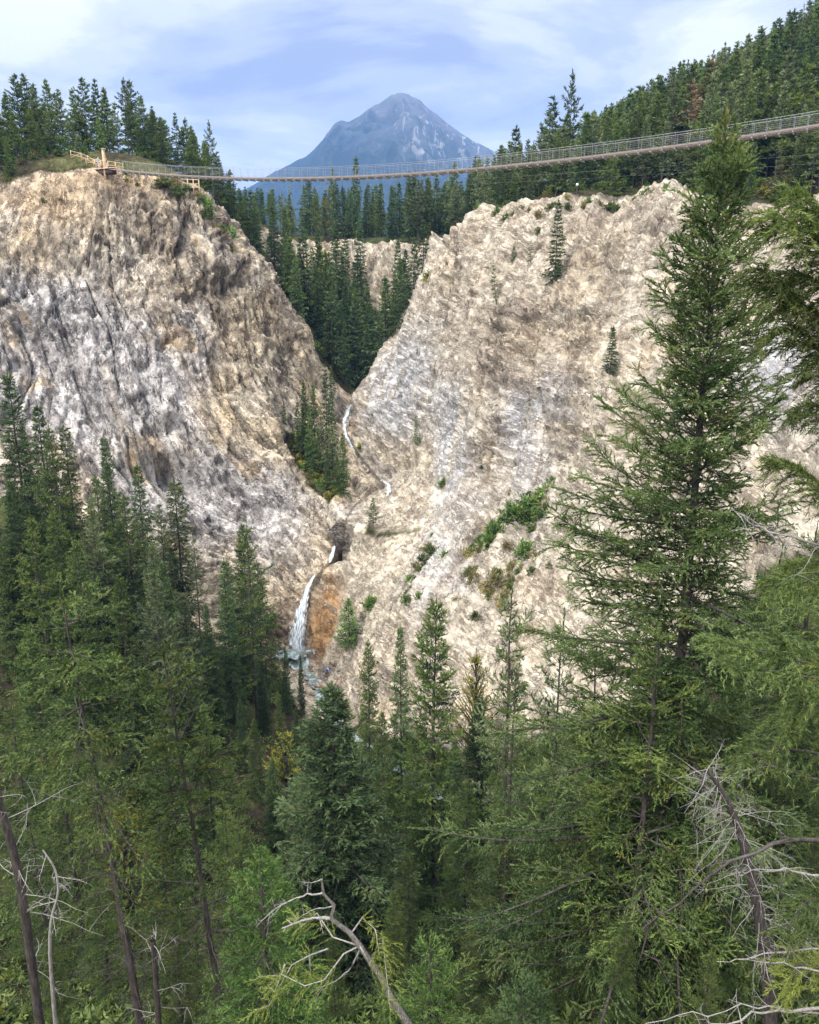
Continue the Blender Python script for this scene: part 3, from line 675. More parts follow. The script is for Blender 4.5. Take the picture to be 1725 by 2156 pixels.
m_greyfir = foliage_material('grey green needles', (0.024, 0.036, 0.018), (0.092, 0.124, 0.063), (0.200, 0.244, 0.125), (1.05, 1.0, 0.9))
m_leaf = foliage_material('yellow green leaves', (0.07, 0.10, 0.015), (0.16, 0.19, 0.035), (0.33, 0.32, 0.06), (1.2, 1.0, 0.7), 0.45)
m_bright = foliage_material('fresh green needles', (0.020, 0.046, 0.014), (0.083, 0.155, 0.040), (0.194, 0.294, 0.081), (1.05, 1.0, 0.85))
m_brown = foliage_material('withered needles', (0.06, 0.04, 0.025), (0.15, 0.10, 0.065), (0.26, 0.20, 0.13), (1.0, 0.95, 0.9), 0.2)
m_dryshrub = foliage_material('dry shrub leaves', (0.08, 0.08, 0.03), (0.17, 0.16, 0.07), (0.30, 0.27, 0.13), (1.1, 0.95, 0.8))
def bark_material(name, c0, c1, sc=1.0):
    k = NT(name)
    pos = k.n('TexCoord').outputs['Object']
    nz = k.noise(k.map(pos, (7 * sc, 7 * sc, 1.6 * sc)), 2.0, 6, 0.65)
    n2_ = k.noise(pos, 0.8, 3)
    c = k.ramp(nz, [(0.35, c0), (0.65, c1)])
    c = k.mix(k.ramp(n2_, [(0.55, 0.0), (0.75, 0.55)]), c, (0.17, 0.165, 0.16))
    k.set(k.b.inputs['Base Color'], c); k.b.inputs['Roughness'].default_value = 0.9
    k.set(k.b.inputs['Normal'], k.bump(nz, 0.8, 0.05))
    return k.m
m_bark = bark_material('rough brown bark', (0.022, 0.017, 0.015), (0.095, 0.078, 0.070))
m_dead = bark_material('weathered grey wood', (0.20, 0.18, 0.17), (0.42, 0.40, 0.38), 2.0)

# ------------------------------------------------------------------ tree kinds
PROTO = {}
def kind(key, name, H, crown, trunk): PROTO[key] = (name, H, crown, trunk)
# far kinds (over about 100 m away)
far_specs = [
    ('spruce_a', 'spruce_tree', m_spruce, dict(R_=2.5, base=0.08, nb=120, p=0.9, e_lo=-20, e_hi=40)),
    ('spruce_b', 'spruce_tree', m_spruce, dict(R_=2.1, base=0.14, nb=110, p=0.8, e_lo=-25, e_hi=35, gap=0.15)),
    ('spire', 'spruce_tree', m_spruce, dict(R_=1.35, base=0.06, nb=150, p=0.5, e_lo=-30, e_hi=20)),
    ('fir_a', 'fir_tree', m_fir, dict(R_=3.0, base=0.12, nb=110, p=0.75, e_lo=-5, e_hi=45, irregular=0.45)),
    ('fir_b', 'fir_tree', m_fir, dict(R_=3.3, base=0.22, nb=95, p=0.6, e_lo=0, e_hi=45, irregular=0.5, gap=0.15)),
    ('fir_c', 'fir_tree', m_fir, dict(R_=2.5, base=0.3, nb=85, p=0.6, shape='oval', irregular=0.5, gap=0.15)),
    ('pine_a', 'pine_tree', m_pine, dict(R_=2.6, base=0.42, nb=60, shape='oval', e_lo=5, e_hi=50, irregular=0.55, gap=0.2)),
    ('pine_b', 'pine_tree', m_greyfir, dict(R_=2.9, base=0.25, nb=80, shape='oval', e_lo=0, e_hi=50, irregular=0.5, gap=0.1)),
    ('thin_fir', 'fir_tree', m_greyfir, dict(R_=2.2, base=0.2, nb=60, p=0.7, irregular=0.5, gap=0.35)),
    ('withered', 'withered_tree', m_brown, dict(R_=2.4, base=0.25, nb=60, shape='oval', irregular=0.5, gap=0.3)),
    ('bright', 'fir_tree', m_bright, dict(R_=2.8, base=0.05, nb=110, p=0.8, irregular=0.4))]
for i, (key, nm_, mt, kw) in enumerate(far_specs):
    c_, t_ = conifer('far ' + key, 100 + i, 18.0, tw=0.24, tl=0.75, bs=0.11, bl=0.46, bw=0.20, hang=0.15, mat=mt, bark=m_bark, lmin=0.4, wk=3, trunk_k=6, rb=0.009, **kw)
    kind(key, nm_, 18.0, c_, t_)
R = np.random.RandomState(5)
# leafy far kinds
def leafy(key, nm_, mat, seed, H, R_, n_, bl, bw):
    R = np.random.RandomState(seed); lv = Leaves(); wd = Geo()
    wd.tube([(0, 0, 0), (0.1, 0, H * 0.3), (0.05, 0.1, H * 0.6), (0, 0, H * 0.9)], [0.016 * H, 0.012 * H, 0.007 * H, 0.02], 6)
    for i in range(n_):
        t = 0.15 + 0.85 * R.rand(); az = R.rand() * 6.28; Lb = R_ * (0.5 + 0.6 * R.rand()) * math.sin(math.pi * min(1, t * 0.8 + 0.22)) ** 0.6
        el = math.radians(25 + 40 * t)
        ss = np.linspace(0, 1, 5)[:, None]
        pts = np.array([[0, 0, H * t * 0.85]]) + ss * np.array([[math.cos(az) * math.cos(el), math.sin(az) * math.cos(el), math.sin(el)]]) * Lb
        limb(R, lv, wd, pts, 0.02 + 0.004 * H, 0.3, 0.6, bl * 0.55, bl, bw, 0.15, 0.5 + 0.16 * R.normal(), spread=1.3, wk=3)
    kind(key, nm_, H, lv.mesh(key + ' crown', mat), wd.mesh(key + ' trunk', m_bark))
leafy('poplar', 'poplar_tree', m_leaf, 31, 10.0, 2.0, 60, 0.28, 0.16)
leafy('poplar_near', 'poplar_tree', m_leaf, 32, 10.0, 2.3, 110, 0.13, 0.085)
# mid kinds (35 to 100 m)
mid_specs = [
    ('mid_spruce', 'spruce_tree', m_spruce, dict(R_=4.2, base=0.08, nb=290, p=0.75, e_lo=-22, e_hi=40, irregular=0.25, hang=0.2)),
    ('mid_spruce_slim', 'spruce_tree', m_spruce, dict(R_=3.1, base=0.06, nb=240, p=0.75, e_lo=-28, e_hi=35, irregular=0.3, hang=0.2)),
    ('mid_column', 'spruce_tree', m_fir, dict(R_=1.7, base=0.05, nb=240, p=0.4, e_lo=-30, e_hi=15, irregular=0.35, hang=0.3)),
    ('mid_fir', 'fir_tree', m_fir, dict(R_=4.0, base=0.10, nb=150, p=0.65, e_lo=-8, e_hi=45, irregular=0.4, hang=0.18)),
    ('mid_fir_dense', 'fir_tree', m_fir, dict(R_=3.4, base=0.05, nb=210, p=0.55, e_lo=-15, e_hi=45, irregular=0.35, hang=0.2)),
    ('mid_fir_open', 'fir_tree', m_fir, dict(R_=3.6, base=0.25, nb=85, p=0.6, e_lo=-5, e_hi=40, irregular=0.5, gap=0.3, hang=0.12, dead=14)),
    ('mid_pine', 'pine_tree', m_greyfir, dict(R_=4.0, base=0.18, nb=160, shape='oval', e_lo=0, e_hi=50, irregular=0.45, gap=0.1, dead=10)),
    ('mid_loose', 'fir_tree', m_greyfir, dict(R_=3.2, base=0.15, nb=90, p=0.6, e_lo=-5, e_hi=45, irregular=0.5, gap=0.25, hang=0.1, dead=18)),
    ('mid_bright', 'fir_tree', m_bright, dict(R_=3.6, base=0.05, nb=170, p=0.7, e_lo=-10, e_hi=45, irregular=0.35, hang=0.2))]
for i, (key, nm_, mt, kw) in enumerate(mid_specs):
    kw = dict(dict(hang=0.15), **kw)
    c_, t_ = conifer(key, 200 + i, 26.0, tw=0.22, tl=0.8, bs=0.06, bl=0.22, bw=0.085, sub=2, mat=mt, bark=m_bark, lmin=0.4, rb=0.0095, **kw)
    kind(key, nm_, 26.0, c_, t_)
# near kinds
near_specs = [
    ('near_fir', 'fir_tree', m_fir, dict(H=28.0, R_=4.0, base=0.05, nb=210, p=0.6, e_lo=-12, e_hi=42, irregular=0.4, hang=0.22, gap=0.05, dead=36)),
    ('near_spruce', 'spruce_tree', m_spruce, dict(H=26.0, R_=3.4, base=0.04, nb=200, p=0.7, e_lo=-25, e_hi=42, irregular=0.25, hang=0.25)),
    ('near_open', 'fir_tree', m_fir, dict(H=28.0, R_=3.6, base=0.10, nb=95, p=0.5, e_lo=-14, e_hi=35, irregular=0.5, hang=0.35, gap=0.15, dead=60)),
    ('near_olive', 'fir_tree', m_pine, dict(H=27.0, R_=3.8, base=0.06, nb=150, p=0.5, e_lo=-5, e_hi=40, irregular=0.45, hang=0.2, gap=0.1, dead=50))]
for i, (key, nm_, mt, kw) in enumerate(near_specs):
    H_ = kw['H']
    c_, t_ = conifer(key, 300 + i, tw=0.15, tl=0.85, bs=0.022, bl=0.10, bw=0.036, sub=2, mat=mt, bark=m_bark, lmin=0.4, rb=0.010, **kw)
    kind(key, nm_, H_, c_, t_)
NTRI = {k_: len(v_[2].polygons) for k_, v_ in PROTO.items()}
print('kinds', NTRI)

TREES = []
def tree(key, x, y, H, label, group=None, z=None, rot=None, wid=1.0, lean=(0, 0), sink=0.25, name=None):
    nm_, H0, c_, t_ = PROTO[key]
    r = empty(name or nm_, (x, y, (gz(x, y) if z is None else z) - sink))
    s = (H + sink) / H0
    r.scale = (s * wid, s * wid, s)
    r.rotation_euler = (lean[0], lean[1], R.rand() * 6.28 if rot is None else rot)
    tag(r, label, nm_.replace('_', ' '), group)
    obj('trunk', t_, r); obj('crown', c_, r)
    TREES.append(r); return r
def tree_px(key, px, py, Yd, label, group=None, **kw):
    """a tree whose tip shows at that picture point and that stands Yd metres away on the ground"""
    p = at(px, py, Yd)
    H = p[2] - gz(p[0], Yd)
    return tree(key, p[0], Yd, max(2.0, H), label, group, **kw)
def project(x, y, z):
    zc_ = y * CT - z * ST; yc_ = y * ST + z * CT
    return CX + F * x / zc_, CY - F * yc_ / zc_

# ------------------------------------------------------------------ forest on the left hilltop
g = 'conifers on the left hilltop'
lh = 'dark green conifer in the grove on top of the left cliff'
for i, (px, py, Yd, key) in enumerate([(10, 195, 150, 'fir_a'), (30, 158, 158, 'fir_b'), (48, 158, 166, 'fir_a'), (68, 190, 160, 'pine_b'), (95, 170, 160, 'fir_a'), (122, 190, 164, 'pine_b'), (150, 188, 160, 'fir_c'), (172, 166, 163, 'fir_b'),
        (200, 170, 168, 'spruce_b'), (218, 186, 162, 'fir_c'), (272, 172, 165, 'fir_b'), (296, 203, 162, 'fir_a'), (320, 226, 162, 'spruce_b'), (335, 252, 160, 'fir_a'), (367, 240, 166, 'spruce_b'), (388, 250, 168, 'pine_a'), (402, 268, 164, 'fir_a'),
        (430, 298, 165, 'fir_a'), (456, 322, 168, 'spruce_b'), (484, 360, 170, 'fir_c'), (-20, 190, 150, 'fir_b'), (-10, 255, 141, 'fir_a'), (80, 262, 146, 'fir_c'), (118, 285, 148, 'fir_a'), (-45, 230, 146, 'spruce_a'), (25, 236, 145, 'fir_c'), (62, 228, 150, 'fir_a'), (142, 242, 152, 'fir_b'), (206, 246, 153, 'bright'), (234, 252, 155, 'fir_c'), (100, 236, 150, 'pine_b'), (12, 290, 140, 'bright'), (46, 300, 143, 'fir_c'), (75, 280, 149, 'fir_b'), (110, 262, 151, 'fir_a'), (135, 292, 150, 'fir_c'), (160, 285, 151, 'pine_b'), (-5, 275, 146, 'fir_a'), (30, 262, 148, 'fir_b'), (92, 300, 147, 'bright')]):
    tree_px(key, px, py, Yd, lh, g)
tree_px('pine_a', 258, 166, 158, 'tallest pine with ragged tiers just right of the wooden bridge tower', wid=0.9)
tree_px('pine_a', 440, 256, 160, 'lone narrow pine with a tufted top at the right end of the hilltop grove', wid=0.62)
tree_px('bright', 180, 308, 149, 'small bright green fir left of the wooden bridge tower', wid=1.3)
tree_px('bright', 262, 338, 147.5, 'bushy little fir beside the near end of the bridge deck', wid=1.5)
SKYLINE = [(-80, 190), (0, 192), (30, 165), (100, 172), (200, 172), (240, 190), (290, 205), (340, 245), (420, 285), (470, 350), (500, 396), (560, 392), (640, 386), (850, 380), (868, 352), (940, 336), (1000, 326), (1085, 290), (1130, 268), (1165, 222), (1265, 222), (1345, 180), (1430, 128), (1550, 82), (1620, 45), (1680, 8), (1800, -50)]
def capped(x, y, H, rnd):
    z = gz(x, y); px, py = project(x, y, z + H)
    lim = np.interp(px, *zip(*SKYLINE)) + 22 * rnd
    if py < lim:
        return at(px, lim, y)[2] - z
    return H
def scatter(n_, xr, yr, hr, keys, label, group, seed, keep=None, mind=2.6, wid=(0.85, 1.2), tries=40):
    Rr = np.random.RandomState(seed); pts = []
    for i in range(n_ * tries):
        if len(pts) >= n_: break
        x = xr[0] + (xr[1] - xr[0]) * Rr.rand(); y = yr[0] + (yr[1] - yr[0]) * Rr.rand()
        z = gz(x, y)
        if keep and not keep(x, y, z): continue
        px, py = project(x, y, z + 8)
        if not -60 < px < 1790 or y < 5: continue
        if any((x - a_) ** 2 + (y - b_) ** 2 < mind * mind for a_, b_ in pts): continue
        pts.append((x, y))
    for i, (x, y) in enumerate(pts):
        k_ = keys[Rr.randint(len(keys))]
        lab = label
        H = capped(x, y, hr[0] + (hr[1] - hr[0]) * Rr.rand(), Rr.rand())
        if H < 5: continue
        tree(k_, x, y, H, lab, group, wid=wid[0] + (wid[1] - wid[0]) * Rr.rand())
    return pts
scatter(26, (-95, -46), (168, 205), (13, 17), ['fir_a', 'fir_b', 'pine_b', 'spruce_b'], lh, g, 11)
# ------------------------------------------------------------------ gorge walls and plateau behind
g = 'conifers on the wooded left wall of the gorge'
scatter(26, (-46, -16), (160, 208), (11, 17), ['fir_a', 'spruce_a', 'fir_c', 'spruce_b', 'bright'], 'conifer on the wooded slope right behind the left cliff edge', g, 12, keep=lambda x, y, z: not (y < 163 and x > -40) and z > -16 and y < 200)
g = 'conifers packed in the gorge'
scatter(46, (-24, 14), (168, 206), (12, 20), ['spruce_a', 'spruce_b', 'spire', 'spruce_a', 'fir_c'], 'dark spruce packed into the gorge between the two cliffs', g, 13, keep=lambda x, y, z: z < -3 and not (-2 < x < 9 and y < 174), mind=2.4)
g = 'conifers on the plateau behind the gorge'
scatter(80, (-56, 34), (214, 262), (12, 18), ['spruce_a', 'spruce_b', 'spire', 'fir_c', 'pine_a', 'spruce_a', 'thin_fir'], 'dark conifer in the forest on the plateau behind the gorge', g, 14, keep=lambda x, y, z: z > 8, mind=2.8)
scatter(34, (-4, 32), (206, 258), (12, 18), ['spruce_a', 'spruce_b', 'fir_c', 'pine_b', 'fir_a'], 'dark conifer in the forest on the plateau behind the gorge', g, 44, keep=lambda x, y, z: z > 6, mind=2.3)
tree_px('spire', 750, 332, 222, 'tall narrow dark spruce spire reaching above the bridge deck', wid=0.8)
tree_px('pine_a', 700, 352, 224, 'tall thin pine just left of the dark spire below the bridge', wid=0.6)
tree_px('spruce_a', 650, 372, 226, 'broad dark spruce touching the bridge deck in front of the mountain', wid=1.2)
tree_px('poplar', 682, 402, 219, 'pale yellow green leafy tree among dark spruces below the bridge')
tree_px('poplar', 905, 462, 214, 'small yellow poplar at the forest edge above the back bank')
# ------------------------------------------------------------------ right hillside
g = 'conifers on the right hillside'
rim_y = lambda x: np.interp(x, [6, 14, 21, 29, 36, 45, 56, 70, 90, 150], [172, 160, 155, 151, 146, 139, 129, 119, 106, 100])
scatter(230, (16, 135), (104, 235), (11, 18), ['fir_a', 'fir_b', 'fir_c', 'pine_b', 'bright', 'spruce_b', 'thin_fir', 'spruce_a', 'pine_b', 'fir_b'], 'conifer in the dense forest climbing the right hillside', g, 15, keep=lambda x, y, z: y > rim_y(x) + 1.5 and y < rim_y(x) + 85, mind=2.7, wid=(0.95, 1.35))
scatter(30, (14, 75), (112, 165), (5, 11), ['fir_a', 'pine_b', 'spruce_b', 'thin_fir'], 'conifer standing along the rim of the right slope', 'conifers along the right rim', 16, keep=lambda x, y, z: rim_y(x) - 0.5 < y < rim_y(x) + 3, mind=2.6)
tree_px('pine_a', 1208, 152, 172, 'tall sparse pine sticking up above the right hillside skyline', wid=0.62)
tree_px('spruce_b', 1166, 206, 170, 'dark pointed spruce left of the tall sparse skyline pine', wid=1.2)
tree_px('spruce_a', 1088, 268, 185, 'dark spruce standing alone where the hillside meets the sky beside the mountain', wid=1.2)
tree_px('withered', 1500, 120, 165, 'brown withered tree high on the right hillside', wid=1.4)
tree_px('withered', 1462, 170, 158, 'brown thinning tree above the bridge on the right hillside', wid=1.4)
tree_px('poplar', 1652, 318, 134, 'yellow leafy tree on the hillside below the right end of the bridge', wid=1.3)
tree_px('poplar', 1610, 385, 136, 'yellow green leafy tree just above the right slope rim', wid=1.5)
tree_px('fir_b', 1300, 326, 143, 'leaning fir with a bare lower trunk at the rim of the right slope', lean=(0, -0.16), wid=0.8)
# ------------------------------------------------------------------ left bench and canyon floor
for key, px, py, Yd, wid, lab in [
    ('mid_spruce_slim', 12, 785, 92, 1.0, 'tallest dark spruce at the left edge in front of the grey cliff'),
    ('mid_spruce_slim', 75, 852, 90, 0.9, 'slim dark spruce second from the left edge before the cliff'),
    ('mid_fir', 100, 895, 88, 0.8, 'dark fir with a rounded crown left of the thin bare spired spruce'),
    ('mid_column', 132, 895, 92, 0.8, 'very thin spruce with a bare spike top before the grey cliff'),
    ('mid_spruce_slim', 217, 918, 94, 0.75, 'isolated slim spruce with dense tip in front of the pale lower cliff'),
    ('mid_spruce', 20, 1015, 80, 0.9, 'olive green broad conifer at the left edge below the tallest dark spruce'),
    ('mid_spruce_slim', 48, 900, 96, 0.7, 'dark spruce partly hidden behind the two left edge spruces'),
    ('mid_pine', 190, 1050, 84, 1.0, 'broad grey green pine with open crown below the isolated slim spruce'),
    ('mid_fir', 262, 1040, 86, 1.0, 'broad dark green fir in the middle of the left bench'),
    ('mid_spruce_slim', 286, 978, 92, 0.9, 'dark pointed spruce rising behind the broad fir on the left bench'),
    ('mid_pine', 336, 1062, 90, 0.8, 'round topped dark pine beside the narrow columnar spruce'),
    ('mid_column', 366, 1010, 92, 1.1, 'narrow columnar spruce with ragged dark foliage before the lower cliff'),
    ('mid_pine', 318, 1150, 80, 1.0, 'broad grey green pine in front of the columnar spruce'),
    ('mid_loose', 405, 1125, 88, 0.7, 'slender open fir against the tan foot of the left cliff'),
    ('mid_fir_open', 518, 1095, 86, 0.85, 'tall dark open fir standing nearest to the waterfall on its left'),
    ('mid_spruce_slim', 470, 1180, 84, 0.8, 'green spruce just left of the tall open fir near the waterfall'),
    ('mid_spruce', 432, 1275, 80, 0.6, 'short green spruce at the foot of the cliff left of the waterfall'),
    ('mid_fir', 160, 1130, 74, 0.9, 'olive conifer on the left bench above the bushy leaning treetop'),
    ('mid_fir', 62, 1085, 76, 0.9, 'dull green fir near the left edge above the leaning trees'),
    ('mid_fir_dense', 250, 1215, 72, 0.9, 'dense dark fir right above the bushy leaning treetop'),
    ('mid_pine', 385, 1255, 76, 0.8, 'grey green pine low on the left bench below the slender open fir'),
    ('mid_spruce', 600, 1362, 90, 0.55, 'small blue green spruce in front of the plunge pool'),
    ('mid_spruce', 632, 1378, 91, 0.42, 'smaller spruce right beside the blue green spruce at the pool'),
    ('mid_fir', 556, 1425, 84, 0.55, 'small fir left of the blue green spruce at the pool'),
    ('mid_spruce', 505, 1470, 76, 0.7, 'dark spruce in shade below the tall open fir'),
    ('mid_fir_dense', 775, 1350, 76, 0.7, 'olive fir right of the creek below the scree slope'),
    ('mid_spruce_slim', 845, 1320, 72, 0.65, 'thin dark spruce between the olive fir and the tall central fir'),
    ('mid_fir_dense', 916, 1265, 56, 0.8, 'tall dense dark fir in the centre in front of the scree slope'),
    ('mid_spruce', 706, 1448, 48, 1.55, 'wide blue green spruce filling the middle below the waterfall'),
    ('mid_loose', 1080, 1242, 48, 0.8, 'loose grey green fir with see-through crown in front of the slope'),
    ('mid_bright', 668, 1470, 88, 0.45, 'small green spruce on the creek bank below the rocks'),
    ('mid_loose', 1190, 1290, 40, 0.7, 'thin see-through fir just left of the big right hand fir'),
    ('mid_fir', 430, 1480, 62, 0.9, 'olive fir behind the second leaning trunk'),
    ('mid_fir', 335, 1440, 60, 1.0, 'green fir between the two leaning trunks'),
    ('mid_fir_dense', 60, 1330, 58, 1.0, 'dull green fir at the left edge behind the bushy leaning treetop'),
    ('mid_spruce', 1010, 1470, 62, 0.9, 'green spruce between the central dense fir and the loose grey fir'),
    ('mid_fir_dense', 1150, 1560, 50, 0.8, 'dark fir filling the gap below the loose grey fir'),
    ('mid_spruce', 690, 1530, 84, 0.7, 'young green spruce on the creek bank behind the wide blue green spruce'), ('mid_fir', 742, 1560, 78, 0.8, 'fir on the creek bank right behind the wide blue green spruce'),
    ('mid_fir_dense', 805, 1500, 70, 0.9, 'fir directly left of the tall dense central fir'), ('mid_fir', 870, 1560, 66, 0.9, 'fir hidden low behind the tall dense central fir'), ('mid_spruce', 960, 1560, 68, 0.9, 'spruce low beside the creek right of the tall dense central fir'), ('mid_fir_dense', 900, 1720, 58, 0.9, 'low fir over the creek in the middle of the picture'),
    ('mid_spruce', 548, 1400, 84, 0.7, 'small dark spruce at the foot of the tall dark open fir'), ('mid_fir_dense', 585, 1455, 80, 0.7, 'bushy fir between the pool side spruces and the hollow'), ('mid_spruce', 622, 1490, 80, 0.7, 'spruce beside the creek just below the pool'),
    ('mid_fir_dense', 535, 1515, 72, 0.9, 'fir in the hollow right of the second leaning trunk'), ('mid_spruce', 575, 1600, 64, 0.9, 'spruce in the hollow below the small pool side spruces'), ('mid_fir', 480, 1600, 60, 1.0, 'broad fir low behind the second leaning trunk'), ('mid_fir_dense', 640, 1640, 60, 0.9, 'dense fir low left of the wide blue green spruce')]:
    tree_px(key, px, py, Yd, lab, wid=wid)
scatter(16, (-48, -14), (72, 100), (14, 22), ['mid_spruce', 'mid_fir', 'mid_fir_dense', 'mid_pine', 'mid_spruce_slim'], 'conifer filling the shady thicket on the left bench below the cliff', 'thicket conifers on the left bench', 51, keep=lambda x, y, z: interp(bare, x, y) < 0.2 and x < crx(y) - 8 and z < -30, mind=2.5, wid=(0.8, 1.1))
tree_px('poplar_near', 596, 1500, 66, 'pale yellow leafy tree left of the wide blue green spruce', wid=0.9)
tree_px('poplar_near', 1005, 1325, 74, 'yellow green leafy tree on the slope left of the loose grey fir', wid=0.7)
tree_px('poplar_near', 250, 1650, 48, 'yellow green leafy thicket tree between the leaning trunks', wid=1.2)
# undergrowth trees on the near slope
g = 'conifers crowded on the near slope'
for key, px, py, Yd, wid in [('near_olive', 500, 1720, 38, 1.0), ('near_fir', 600, 1890, 32, 0.8), ('near_olive', 470, 1690, 36, 0.9), ('near_fir', 330, 1700, 38, 1.0), ('near_olive', 120, 1560, 40, 1.1), ('near_fir', 20, 1480, 42, 1.0),
        ('near_fir', 200, 1820, 28, 0.9), ('near_olive', 360, 1900, 27, 0.9), ('near_open', 60, 1700, 30, 1.0), ('near_olive', 860, 1790, 36, 0.8), ('near_fir', 830, 1880, 30, 0.9), ('near_fir', 985, 1640, 40, 0.9), ('near_olive', 1070, 1700, 36, 1.0),
        ('near_open', 1090, 1420, 38, 0.9), ('near_fir', 1170, 1780, 32, 0.9), ('near_olive', 1330, 1520, 36, 1.1), ('near_fir', 1270, 1700, 30, 1.0), ('near_fir', 1380, 1700, 34, 1.0), ('near_olive', 1560, 1450, 32, 1.1), ('near_fir', 1480, 1600, 36, 1.1), ('near_olive', 1640, 1600, 30, 1.1), ('near_fir', 1700, 1350, 34, 1.2),
        ('near_fir', 1580, 1800, 26, 1.0), ('near_olive', 1720, 1750, 26, 1.0), ('near_fir', 1320, 1930, 24, 0.9), ('near_olive', 990, 1960, 24, 0.8), ('near_fir', 700, 1960, 25, 0.8), ('near_fir', 100, 1980, 22, 0.9), ('near_olive', 1500, 2000, 21, 0.9),
        ('near_olive', 1640, 1180, 40, 1.1), ('near_fir', 1725, 1120, 44, 1.2)]:
    tree_px(key, px, py, Yd, 'green conifer crowded on the near slope among the foreground trunks', g, wid=wid)

# ------------------------------------------------------------------ far valley, mountain, distant woods
m_valley = plain('dark valley woods', (0.030, 0.045, 0.022), 0.95, 0.4, 0.01)
vx, vy = np.meshgrid(np.linspace(-7800, 7800, 40), np.linspace(-180, 8200, 40))
vi = np.arange(1600).reshape(40, 40)
vq = np.stack([vi[:-1, :-1], vi[:-1, 1:], vi[1:, 1:], vi[1:, :-1]], -1).reshape(-1, 4)
tag(obj('valley_floor', mesh_np('valley_floor', np.stack([vx, vy, np.full_like(vx, -76.0)], -1).reshape(-1, 3), vq, m_valley, True)), kind='structure')
MY = 4500.0
prof = [(-900, 700), (300, 470), (420, 425), (520, 402), (560, 376), (592, 360), (640, 336), (662, 318), (680, 300), (695, 276), (706, 263), (718, 259), (738, 258), (752, 248), (772, 235), (792, 224), (812, 214), (826, 204), (838, 200), (848, 198), (858, 201), (870, 207), (882, 211), (892, 221), (905, 233), (922, 247), (945, 266), (962, 278), (985, 292), (1010, 306), (1040, 322), (1090, 350), (1200, 400), (1500, 480), (2400, 700)]
mxs = np.array([at(a_, b_, MY)[0] for a_, b_ in prof]); mzs = np.array([at(a_, b_, MY)[2] for a_, b_ in prof])
ux = np.linspace(-2600, 2600, 520); uy = np.concatenate([np.linspace(2300, 4560, 260), np.linspace(4580, 6200, 40)])
MX, MYY = np.meshgrid(ux, uy)
dd = MY - MYY
sil = np.interp(MX, mxs, mzs)
spur = fbm(MX / 420 + 0.3 * np.sin(MYY / 300), MYY / 900, MX * 0 + 3.3, 5, 0.55, True)
rough = fbm(MX / 160, MYY / 160, MX * 0 + 1.7, 5, 0.58, True)
wgt = sstep(0, 260, np.abs(dd))
MZ = sil - 0.42 * np.abs(dd) * np.clip(sil / 900, 0.12, 1.3) + wgt * (150 * spur + 60 * rough - 135) * np.clip(sil / 500, 0.1, 1.0) + (1 - wgt) * 18 * rough
MZ = np.maximum(MZ, -74)
k = NT('far mountain rock and forest')
geo = k.n('NewGeometry'); sp = k.n('SeparateXYZ'); k.set(sp.inputs[0], geo.outputs['Position'])
nz = k.noise(k.map(geo.outputs['Position'], (0.004, 0.004, 0.004)), 1.6, 8, 0.66)
ns = k.noise(k.map(geo.outputs['Position'], (0.022, 0.010, 0.004)), 1.0, 7, 0.7, 0.6)
hgt = k.math('ADD', k.math('DIVIDE', sp.outputs['Z'], 950.0), k.math('MULTIPLY', k.math('SUBTRACT', nz, 0.5), 1.1))
hgt = k.math('ADD', hgt, k.math('MULTIPLY', sp.outputs['X'], 0.00035))
rockm = k.ramp(hgt, [(0.50, 0.0), (0.95, 1.0)])
pale = k.math('MULTIPLY', k.ramp(ns, [(0.54, 0.0), (0.58, 1.0)]), rockm)
pale = k.math('MULTIPLY', pale, k.ramp(k.math('ADD', k.math('MULTIPLY', sp.outputs['X'], 0.0012), 0.45), [(0.30, 0.25), (0.65, 1.0)]))
pale = k.math('MULTIPLY', pale, k.ramp(k.math('DIVIDE', sp.outputs['Z'], 950.0), [(0.70, 1.0), (0.92, 0.15)]))
cc = k.mix(rockm, (0.020, 0.032, 0.017), (0.12, 0.12, 0.12))
cc = k.mix(pale, cc, (0.52, 0.50, 0.48))
k.set(k.b.inputs['Base Color'], cc); k.b.inputs['Roughness'].default_value = 1.0
k.set(k.b.inputs['Normal'], k.bump(k.math('ADD', nz, ns), 0.9, 25.0))
n0, n1_ = MX.shape
mi = np.arange(n0 * n1_).reshape(n0, n1_)
mq = np.stack([mi[:-1, :-1], mi[:-1, 1:], mi[1:, 1:], mi[1:, :-1]], -1).reshape(-1, 4)
tag(obj('mountain', mesh_np('mountain', np.stack([MX, MYY, MZ], -1).reshape(-1, 3), mq, k.m, False)), kind='structure')
# the wood beyond the plateau: one mass
def forest_mass(name, keys, spots, mat):
    Rr = np.random.RandomState(77); Vs, Ts = [], []
    for x, y, z, H in spots:
        nm_, H0, c_, t_ = PROTO[keys[Rr.randint(len(keys))]]
        n_ = len(c_.vertices)
        if n_ not in _vc: 
            co = np.empty(n_ * 3, np.float32); c_.vertices.foreach_get('co', co)
            ti = np.empty(n_, np.float32); c_.attributes['tint'].data.foreach_get('value', ti); _vc[n_] = (co.reshape(-1, 3, 3), ti.reshape(-1, 3))
        co, ti = _vc[n_]
        sel = Rr.rand(len(co)) < 0.6
        a_ = Rr.rand() * 6.28; s_ = H / H0; c1, s1 = math.cos(a_), math.sin(a_)
        v = co[sel].reshape(-1, 3) * s_
        Vs.append(np.stack([v[:, 0] * c1 - v[:, 1] * s1 + x, v[:, 0] * s1 + v[:, 1] * c1 + y, v[:, 2] + z], -1)); Ts.append(np.clip(ti[sel].reshape(-1) + 0.15 * Rr.normal(), 0, 1))
    V = np.concatenate(Vs); T = np.concatenate(Ts)
    return tag(obj(name, mesh_np(name, V, np.arange(len(V)).reshape(-1, 3), mat, False, {'tint': ('FLOAT', T)})), kind='stuff')
_vc = {}
Rf = np.random.RandomState(4); spots = []
